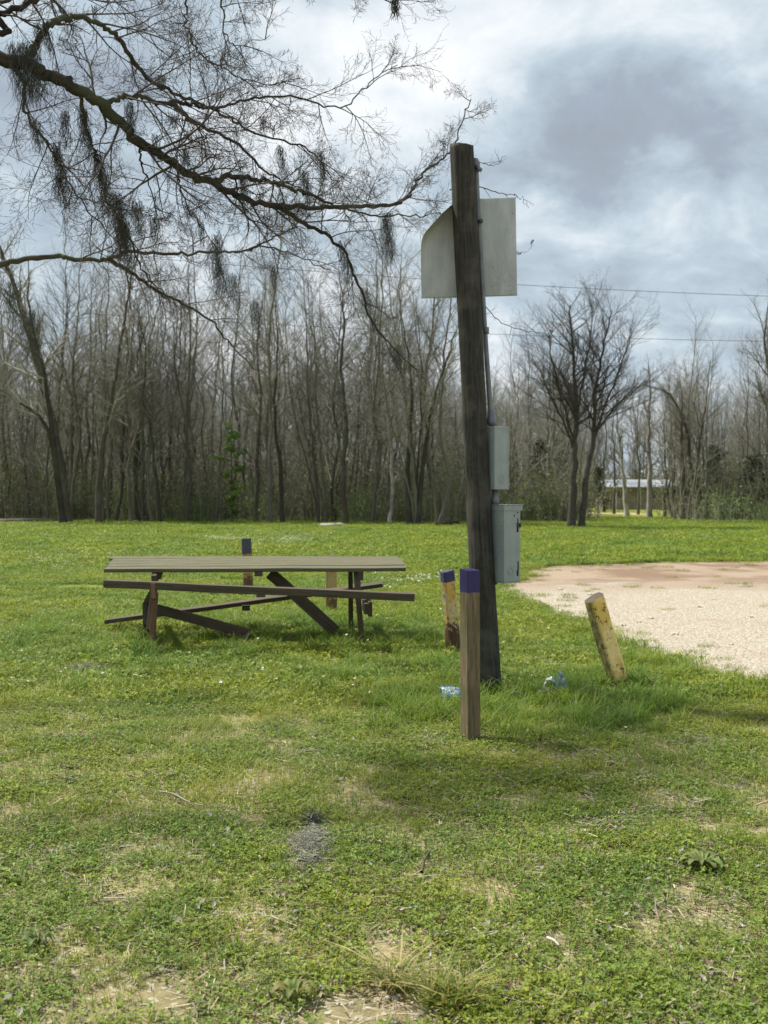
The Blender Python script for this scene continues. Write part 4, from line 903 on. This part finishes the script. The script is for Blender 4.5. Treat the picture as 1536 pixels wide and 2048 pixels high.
moss(48, 88, 6.5, 150, 70, 620, 1, 'thick moss clump wrapped on the broken limb end at the upper left', 20)
moss(75, 140, 6.6, 70, 34, 120, 2, 'ragged moss hanging just below the thick limb end', 15)
moss(430, 470, 9.4, 170, 34, 330, 3, 'long dark moss clump hanging left of centre over the woods', 26)
moss(466, 545, 9.6, 110, 26, 130, 4, 'thin moss tail right of the long dark clump', 10)
moss(774, 425, 8.9, 130, 26, 260, 5, 'dark moss clump hanging left of the sign', 8)
moss(790, 690, 9.7, 75, 30, 170, 6, 'moss clump low on the drooping branch left of the pole', 20)
moss(790, -6, 7.9, 52, 22, 120, 7, 'dark leafy tuft hanging from the top edge right of the limbs', 2, .0024)
moss(322, 148, 7.0, 36, 30, 120, 8, 'rounded moss tuft beside the arching limb', -8)
for k, (px, py, d, L_, W_, n, ln) in enumerate([(165, 215, 6.8, 130, 18, 130, 30), (196, 300, 6.9, 140, 20, 140, 36), (232, 385, 7.0, 150, 22, 150, 30), (112, 285, 6.8, 110, 16, 110, 16), (120, 350, 6.8, 80, 22, 90, 20),
        (258, 202, 6.9, 90, 14, 80, 12), (312, 268, 7.0, 60, 16, 60, 0), (270, 400, 7.1, 90, 20, 90, 24), (245, 440, 7.0, 110, 22, 100, 20), (305, 430, 7.2, 80, 22, 80, 26), (485, 350, 7.5, 95, 14, 90, 8), (560, 290, 7.8, 80, 14, 80, 20),
        (605, 340, 8.0, 75, 18, 90, 24), (640, 300, 8.1, 80, 12, 70, 16), (680, 480, 8.6, 110, 16, 90, 40), (728, 575, 9.2, 110, 18, 90, 40), (95, 60, 6.6, 60, 18, 60, 10), (75, 45, 6.6, 50, 14, 50, 5), (370, 290, 7.2, 60, 14, 50, 4),
        (400, 440, 7.4, 60, 12, 50, 10), (560, 380, 7.9, 60, 20, 70, 12), (470, 250, 7.5, 50, 14, 50, 6), (525, 230, 7.6, 40, 14, 50, 2), (130, 220, 6.7, 90, 16, 80, 8), (510, 600, 9.8, 90, 18, 80, 16), (545, 530, 9.8, 60, 14, 60, 10),
        (190, 10, 6.9, 40, 14, 40, 4), (345, 225, 7.1, 40, 22, 50, 4), (70, 240, 6.6, 70, 22, 90, 14), (20, 560, 9.1, 110, 40, 160, 10), (60, 620, 9.2, 130, 36, 150, 20)]):
    moss(px, py, d, L_*1.12, W_*1.35, int(n*1.5), 50+k, None, ln)

# ------------------------------------------------------------------ small things lying on the grass
def crumple(name, label, cat, loc, sx, sy, sz, seed, mats, fn, n=16):
    v = []
    for j_ in range(n+1):
        for i_ in range(n+1):
            a, b = i_/n, j_/n; x, y, z = fn(a, b); nv = mn.noise_vector(Vector((a*5, b*5, seed)))*.22+mn.noise_vector(Vector((a*13, b*13, seed)))*.09
            v.append(((x+nv.x)*sx, (y+nv.y)*sy, max(.0, (z+nv.z)*sz)))
    q = np.array([j_*(n+1)+i_ for j_ in range(n) for i_ in range(n)]); cen = np.array([((k // n)/n, (k % n)/n) for k in range(n*n)])
    mi = [1 if len(mats) > 1 and (mn.noise(Vector((c[1]*4, c[0]*4, seed+5))) > .0) else 0 for c in cen]
    o = link(name, mesh_np(name, v, [np.stack([q, q+1, q+n+2, q+n+1], 1)], smooth=False, mi=mi), mats); o.location = loc
    md = o.modifiers.new('thick', 'SOLIDIFY'); md.thickness = .0012
    return tag(o, label, cat)
M['white_film'] = plain('white_film', (.68, .70, .70), .35, .12, 30, .3, .5, trans=.2); M['blue_film'] = plain('blue_film', (.10, .22, .55), .3, .3, 40, .2, .5)
M['green_film'] = plain('pale_green_film', (.42, .55, .50), .3, .25, 35, .4, .5, trans=.3); M['brown_paper'] = plain('brown_paper', (.33, .20, .15), .8, .3, 40, .3, .2); M['pink_film'] = plain('pinkish_film', (.50, .42, .42), .4, .3, 40, .3, .4)
c = G(902, 1408); crumple('snack_wrapper', 'crumpled blue and white wrapper lying left of the square post', 'wrapper', (c.x, c.y, .03), .14, .10, .07, 1, [M['blue_film'], M['white_film']], lambda a, b: (a-.5, b-.5, .5+.9*b*(1-a*.2)))
c = G(1122, 1400); crumple('plastic_bag', 'pale green crumpled plastic bag pointing up out of the grass', 'plastic bag', (c.x, c.y, .0), .14, .11, .19, 2, [M['green_film']], lambda a, b: ((a-.5)*(1.05-b*.95)*1.25, (.5-abs(a-.5))*(1-b)*-1.2, b*1.0+.05))
c = G(1103, 1399); crumple('plastic_scrap', 'whitish plastic scrap behind the pale green bag', 'plastic scrap', (c.x, c.y+.06, .05), .10, .08, .10, 3, [M['white_film'], M['green_film']], lambda a, b: (a-.5, b-.5, .3+.7*(1-(2*a-1)**2)))
c = G(1090, 1400); crumple('paper_cup', 'crushed brown and pink cup left of the green bag', 'cup', (c.x, c.y, .01), .11, .09, .08, 4, [M['brown_paper'], M['pink_film']], lambda a, b: (math.cos(a*5.2)*.45, math.sin(a*5.2)*.45, .15+b*.8))
c = G(1031, 1400); crumple('paper_scrap', 'small white paper scrap right of the pole base', 'paper', (c.x, c.y, .05), .07, .05, .035, 5, [M['white_film']], lambda a, b: (a-.5, b-.5, .4))

def flower_mesh():
    bm = bmesh.new(); st = [(0, 0, 0), (.004, 0, .05), (.0, .003, .11)]
    T = Tubes(); T.add(st, .0012, 3); v = list(np.concatenate(T.v)); f4 = [tuple(x) for x in np.concatenate(T.f)]; mi = [0]*len(f4)
    for k in range(6):
        a = k*1.047; n = len(v); ca, sa = math.cos(a), math.sin(a); s_ = .013
        v += [(0, .003, .11), (ca*s_*.6-sa*s_*.4, .003+sa*s_*.6+ca*s_*.4, .116), (ca*s_, .003+sa*s_, .119), (ca*s_*.6+sa*s_*.4, .003+sa*s_*.6-ca*s_*.4, .116)]; f4.append((n, n+1, n+2, n+3)); mi.append(1)
    return mesh_np('white_flower', np.array(v), [np.array(f4)], {'col': ('FLOAT_COLOR', [(.1, .16, .03, 1)]*len(v))}, smooth=False, mi=mi)
M['petal'] = plain('white_petal', (.80, .80, .72), .6, .05, 10, 0, .2, trans=.3)
fm = flower_mesh(); fm.materials.append(M['grass']); fm.materials.append(M['petal']); f0 = None; rw = random.Random(3)
fp = [(516, 1293), (697, 1287), (745, 1289), (722, 1300), (560, 1380), (521, 1365), (752, 1397), (122, 1349), (118, 1362), (215, 1372), (45, 1375), (38, 1312), (702, 1302), (640, 1265), (755, 1243), (770, 1250), (1003, 1322), (1088, 1268), (1052, 1360), (432, 1278), (800, 1310), (1250, 1484), (980, 1352)]+[(rw.uniform(0, 1000), rw.uniform(1210, 1400)) for _ in range(22)]
for k, (px, py) in enumerate(fp):
    c = G(px, py+8); o = bpy.data.objects.new('white_flower', fm); C.objects.link(o); o.location = (c.x, c.y, 0); o.rotation_euler = (rw.uniform(-.6, .5), rw.uniform(-.4, .4), rw.random()*6.28); s_ = rw.uniform(.8, 1.25); o.scale = (s_,)*3
    tag(o, 'small white wildflower poking out of the grass', 'flower', 'white wildflowers dotted over the grass')
clump_set('bloom', [[(pm('a', 26, .5, 'leaf', .05, .10, .022, 160+q, [(.62, .60, .66), (.7, .7, .7)]), M['dry'])] for q in range(2)])
bpts = []
for (px, py, rx, ry, n) in [(450, 1080, 60, 4, 26), (560, 1085, 70, 5, 26), (600, 1074, 60, 3, 16), (1380, 1075, 110, 5, 24), (140, 1120, 120, 15, 14), (800, 1165, 90, 14, 10)]:
    for _ in range(n): c = G(rw.gauss(px, rx*.6), rw.gauss(py, ry*.6)); bpts.append((c.x, c.y, 0))
scatter('wildflower_patches', 'bloom', bpts, 21, .6, 1.2, 'pale tiny wildflowers spread in patches of the far field', 'wildflowers')

# fallen moss clump, sticks, weeds, rocks in the foreground
def tangle(name, label, px, py, rx, ry, hz_, n, seed, mat, cat, r_=.0012):
    r = random.Random(seed); c = G(px, py); T = Tubes()
    for _ in range(n):
        p = np.array([r.gauss(0, rx*.4), r.gauss(0, ry*.4), abs(r.gauss(0, hz_*.5))]); d = rnd_unit(r); d[2] *= .4; pts_ = [p.copy()]
        for _s in range(6): d = d*.7+rnd_unit(r)*.6; d[2] *= .6; p = p+d*.014; p[2] = max(.003, p[2]); pts_.append(p.copy())
        T.add(pts_, r_, 3)
    o = T.build(name, mat); o.location = (c.x, c.y, .015); return tag(o, label, cat)
tangle('fallen_moss', 'grey clump of fallen moss lying in the foreground grass', 620, 1705, .085, .30, .06, 800, 3, M['moss_dry'], 'moss')
tangle('fallen_moss', 'small dark moss ball just above the larger grey clump', 627, 1655, .045, .06, .05, 220, 4, M['moss'], 'moss')
tangle('fallen_moss', 'flat grey patch of moss and debris at the left below the table', 175, 1340, .17, .15, .03, 420, 5, M['moss_dry'], 'moss', .002)
def stick(label, pts_, rad_, seed, name='fallen_stick', mat='twig_near'):
    r = random.Random(seed); g = [G(*q) for q in pts_]; base = g[0]; T = Tubes(); z = rad_+.022
    T.add(resample([tuple(q-base+Vector((0, 0, z+r.uniform(0, .02)))) for q in g], 5), np.linspace(rad_, rad_*.5, 5*(len(g)-1)+1), 6)
    for q in g[1:-1]: T.add([tuple(q-base+Vector((0, 0, z))), tuple(q-base+Vector((r.uniform(-.06, .06), r.uniform(-.06, .06), z+.03)))], [rad_*.5, rad_*.2], 4)
    o = T.build(name, M[mat]); o.location = base; return tag(o, label, 'stick')
stick('dark short stick pointing away in the foreground grass', [(843, 1760), (848, 1745), (856, 1728), (860, 1718)], .007, 1)
stick('thin grey twig lying left of the foreground moss', [(318, 1601), (345, 1606), (380, 1616), (405, 1622)], .005, 2, mat='bark_pale')
stick('pale twig lying on the bare soil at lower right', [(1095, 1895), (1108, 1904), (1118, 1912)], .006, 3, mat='bark_pale')
stick('short pale twig in front of the square post', [(800, 1838), (815, 1832), (840, 1830)], .004, 4, mat='bark_pale')

def blade_tuft(name, label, px, py, n, hmin, hmax, wd, seed, cols, lean, R=.05, cat='grass tuft', long_=0):
    c = G(px, py); me = plants_mesh(name, n, R, 'blade', hmin, hmax, wd, seed, cols, lean); o = link(name, me, M['long']); o.location = (c.x, c.y, 0)
    return tag(o, label, cat)
blade_tuft('grass_tuft', 'half dry grass tuft with straw coloured curling blades in the foreground', 790, 1978, 75, .09, .20, .007, 1, [(.42, .36, .22), (.36, .30, .16), (.14, .17, .05), (.5, .43, .28)], 1.5, .045)
blade_tuft('grass_tuft', 'spiky green grass tuft beside bare soil at the bottom of the foreground', 900, 2008, 190, .08, .19, .005, 2, [(.10, .15, .03), (.16, .20, .06), (.30, .28, .13)], 1.2, .07)
T = Tubes(); c0 = G(880, 2000)
for (px, py, hh) in [(915, 1875, .0), (1005, 1905, 0), (990, 1930, 0)]:
    e = P(px, py, c0.y+.02); T.add(resample([(0, 0, .01), tuple((e-c0)*.5+Vector((-.008, 0, 0))), tuple(e-c0)], 4), np.linspace(.0022, .001, 9), 4)
o = T.build('grass_stalk', plain('straw_stalk', (.42, .40, .20), .8, .2, 20)); o.location = c0; tag(o, 'long thin straw stalks rising from the spiky green tuft', 'grass stalk')
def rosette(px, py, n, s_, seed, label):
    c = G(px, py); r = random.Random(seed); v = []; tri = []; col = []
    for k in range(n):
        a = k*2.4+r.random()*.4; L_ = s_*r.uniform(.6, 1.1); w2 = L_*.22; ca, sa = math.cos(a), math.sin(a); co = (.17*r.uniform(.8, 1.2), .20*r.uniform(.85, 1.15), .07, 1); row = []
        for t, wf, z in ((0, .25, .01), (.3, .8, .035), (.6, 1, .045), (.85, .6, .035), (1, 0, .02)):
            for sd_ in (-1, 0, 1): row.append((ca*L_*t-sa*w2*wf*sd_, sa*L_*t+ca*w2*wf*sd_, z+abs(sd_)*.012*wf))
        n0 = len(v); v += row; col += [co]*15
        for q in range(4):
            for e in range(2): b_ = n0+q*3+e; tri += [(b_, b_+1, b_+4), (b_, b_+4, b_+3)]
    o = link('weed_rosette', mesh_np('weed_rosette', v, [np.array(tri)], {'col': ('FLOAT_COLOR', col)}), M['grass']); o.location = (c.x, c.y, .01); return tag(o, label, 'weed')
rosette(590, 2008, 9, .075, 1, 'dusty green broad leaved weed rosette in the bottom foreground')
rosette(1405, 1742, 12, .10, 2, 'low spreading broad leaved weed at the right foreground')
rosette(75, 1905, 11, .06, 3, 'small dark green weed beside the bare soil at lower left')
def rock(px, py, s_, seed, label, col=(.42, .38, .31), group=None):
    c = G(px, py); bm = bmesh.new(); bmesh.ops.create_icosphere(bm, subdivisions=3, radius=1)
    for v in bm.verts: f = 1+mn.noise(v.co*1.5+Vector((seed, 0, 0)))*.5; v.co = Vector((v.co.x*f*s_, v.co.y*f*s_*.8, v.co.z*f*s_*.5))
    me = bpy.data.meshes.new('rock'); bm.to_mesh(me); bm.free(); o = link('rock', me, M['rock']); o.location = (c.x, c.y, s_*.25); return tag(o, label, 'rock', group)
M['rock'] = plain('pale_stone', (.42, .38, .31), .9, .3, 25, .5, .2)
rock(1182, 1692, .03, 1, 'pale rock half buried in the right foreground grass'); rock(640, 1790, .016, 2, 'small whitish stone just below the fallen moss')
for k in range(34):
    px, py = rw.uniform(640, 880), rw.uniform(1985, 2046)
    rock(px, py, rw.uniform(.004, .011), 10+k, 'small pale pebble on the orange bare soil at the bottom edge', group='pebbles on the bare soil at the bottom edge')
for k, (px, py) in enumerate([(1245, 1252), (1278, 1245), (1300, 1238), (1180, 1190), (1400, 1215), (1462, 1290), (1350, 1270), (1500, 1235), (1120, 1180), (1430, 1200)]):
    rock(px, py, rw.uniform(.02, .045), 60+k, 'loose stone lying on the pale gravel', group='loose stones on the gravel')

# logs at the tree line
def log(label, a, b, d, r0, mat):
    p0, p1 = P(a[0], a[1], d), P(b[0], b[1], d); p0.z = max(p0.z, .04); p1.z = max(p1.z, .04); o = disc_tube('fallen_log', [([p0, p0.lerp(p1, .5)+Vector((0, 0, .03)), p1], [r0, r0*.9, r0*.6])], M[mat], None, (p0.x, p0.y, 0), 10); o.location = (p0.x, p0.y, 0); return tag(o, label, 'log')
log('pale bare log lying at the edge of the woods', (640, 1056), (692, 1057), 49, .13, 'bark_pale'); log('second pale log end beside the longer pale log', (672, 1054), (690, 1053), 50, .12, 'bark_pale')
log('dark fallen trunk lying at the foot of the trees left of the pole', (868, 1056), (918, 1044), 50, .12, 'bark_dark'); log('dark log lying under the trees at the left edge', (-10, 1043), (130, 1042), 55, .13, 'bark_dark')

# ------------------------------------------------------------------ distant house, power lines
hb = P(1205, 1018, 100); house = empty('house', (hb.x, 100, 0), 'low pale single storey house with a light metal roof far beyond the trees', 'house')
M['wall'] = plain('tan_wall', (.26, .225, .17), .8, .15, 1.5); M['roof'] = plain('pale_roof', (.26, .28, .30), .5, .1, 2); M['pane'] = plain('dark_window', (.03, .035, .04), .2, .1, 2, 0, .6); M['trim'] = plain('white_trim', (.5, .49, .44), .6, .05, 3)
part('wall', [(0.3, 9.6, .3, 5.0, 0, 2.05)], M['wall'], house, 0)
bm = bmesh.new(); vs = [bm.verts.new(q) for q in [(-.1, -.6, 2.08), (10.2, -.6, 2.08), (10.2, 2.6, 2.75), (-.1, 2.6, 2.75), (-.1, 5.4, 2.1), (10.2, 5.4, 2.1), (-.1, -.6, 1.98), (10.2, -.6, 1.98), (10.2, 5.4, 2.0), (-.1, 5.4, 2.0)]]
for f in ((0, 1, 2, 3), (3, 2, 5, 4), (6, 7, 1, 0), (4, 5, 8, 9), (7, 8, 5, 2, 1), (6, 0, 3, 4, 9), (6, 9, 8, 7)): bm.faces.new([vs[k] for k in f])
me = bpy.data.meshes.new('roof'); bm.to_mesh(me); bm.free(); link('roof', me, M['roof'], house)
for x in (1.7, 4.6, 7.9):
    wv = part('window', [(x-.5, x+.5, .25, .297, .95, 1.75)], M['trim'], house, 0); part('pane', [(x-.42, x+.42, .235, .247, 1.02, 1.68)], M['pane'], wv, 0)
dv = part('door', [(5.9, 6.8, .24, .297, .05, 1.95)], M['trim'], house, 0); part('handle', [(6.65, 6.72, .19, .238, .95, 1.02)], M['dark_metal'], dv, 0)
for x in (0, 1.15, 3.3, 6, 9.9): part('porch_post', [(x-.06, x+.06, -.5, -.38, 0, 1.98)], M['trim'], house, 0)
sh = P(1405, 1018, 96); shed = empty('shed', (sh.x, 96, 0), 'small white shed glimpsed between the trees right of the house', 'shed')
part('wall', [(0, 1.1, 0, 2, 0, 1.75)], M['trim'], shed, 0); part('roof', [(-.12, 1.22, -.15, 2.15, 1.75, 1.86)], M['roof'], shed, 0); part('door', [(.3, .8, -.04, -.002, .02, 1.5)], M['wall'], shed, 0)
M['wire'] = plain('black_wire', (.03, .03, .035), .6, .1, 5)
def wire(a, b, d0, d1, sag, label, r_=.009):
    p0, p1 = P(*a, d0), P(*b, d1); dd = p1-p0; s0, s1 = p0-dd*1.6, p1+dd*.5; T = Tubes()
    pts_ = [s0.lerp(s1, k/40)+Vector((0, 0, -sag*4*(k/40)*(1-k/40)+sag*.9)) for k in range(41)]
    T.add(pts_, r_, 5); o = T.build('power_line', M['wire'], None, tuple(s0)); o.location = s0; tag(o, label, 'power line'); return s1
e1 = wire((1035, 568), (1536, 597), 42, 42, .25, 'upper thin power line crossing the sky at the right'); e2 = wire((1010, 668), (1536, 687), 46, 46, .25, 'lower thin power line passing behind the twin trunk tree')
for e, lb in ((e1, 'off to the right carrying the upper line'), (e2, 'off to the right carrying the lower line')):
    T = Tubes(); T.add([(0, 0, -.3), (0, 0, e.z*.5), (0, 0, e.z+.4)], [.15, .13, .11], 10); o = T.build('line_pole', M['bark_dark'], None); o.location = (e.x, e.y, 0); tag(o, 'brown wooden pole '+lb, 'utility pole')
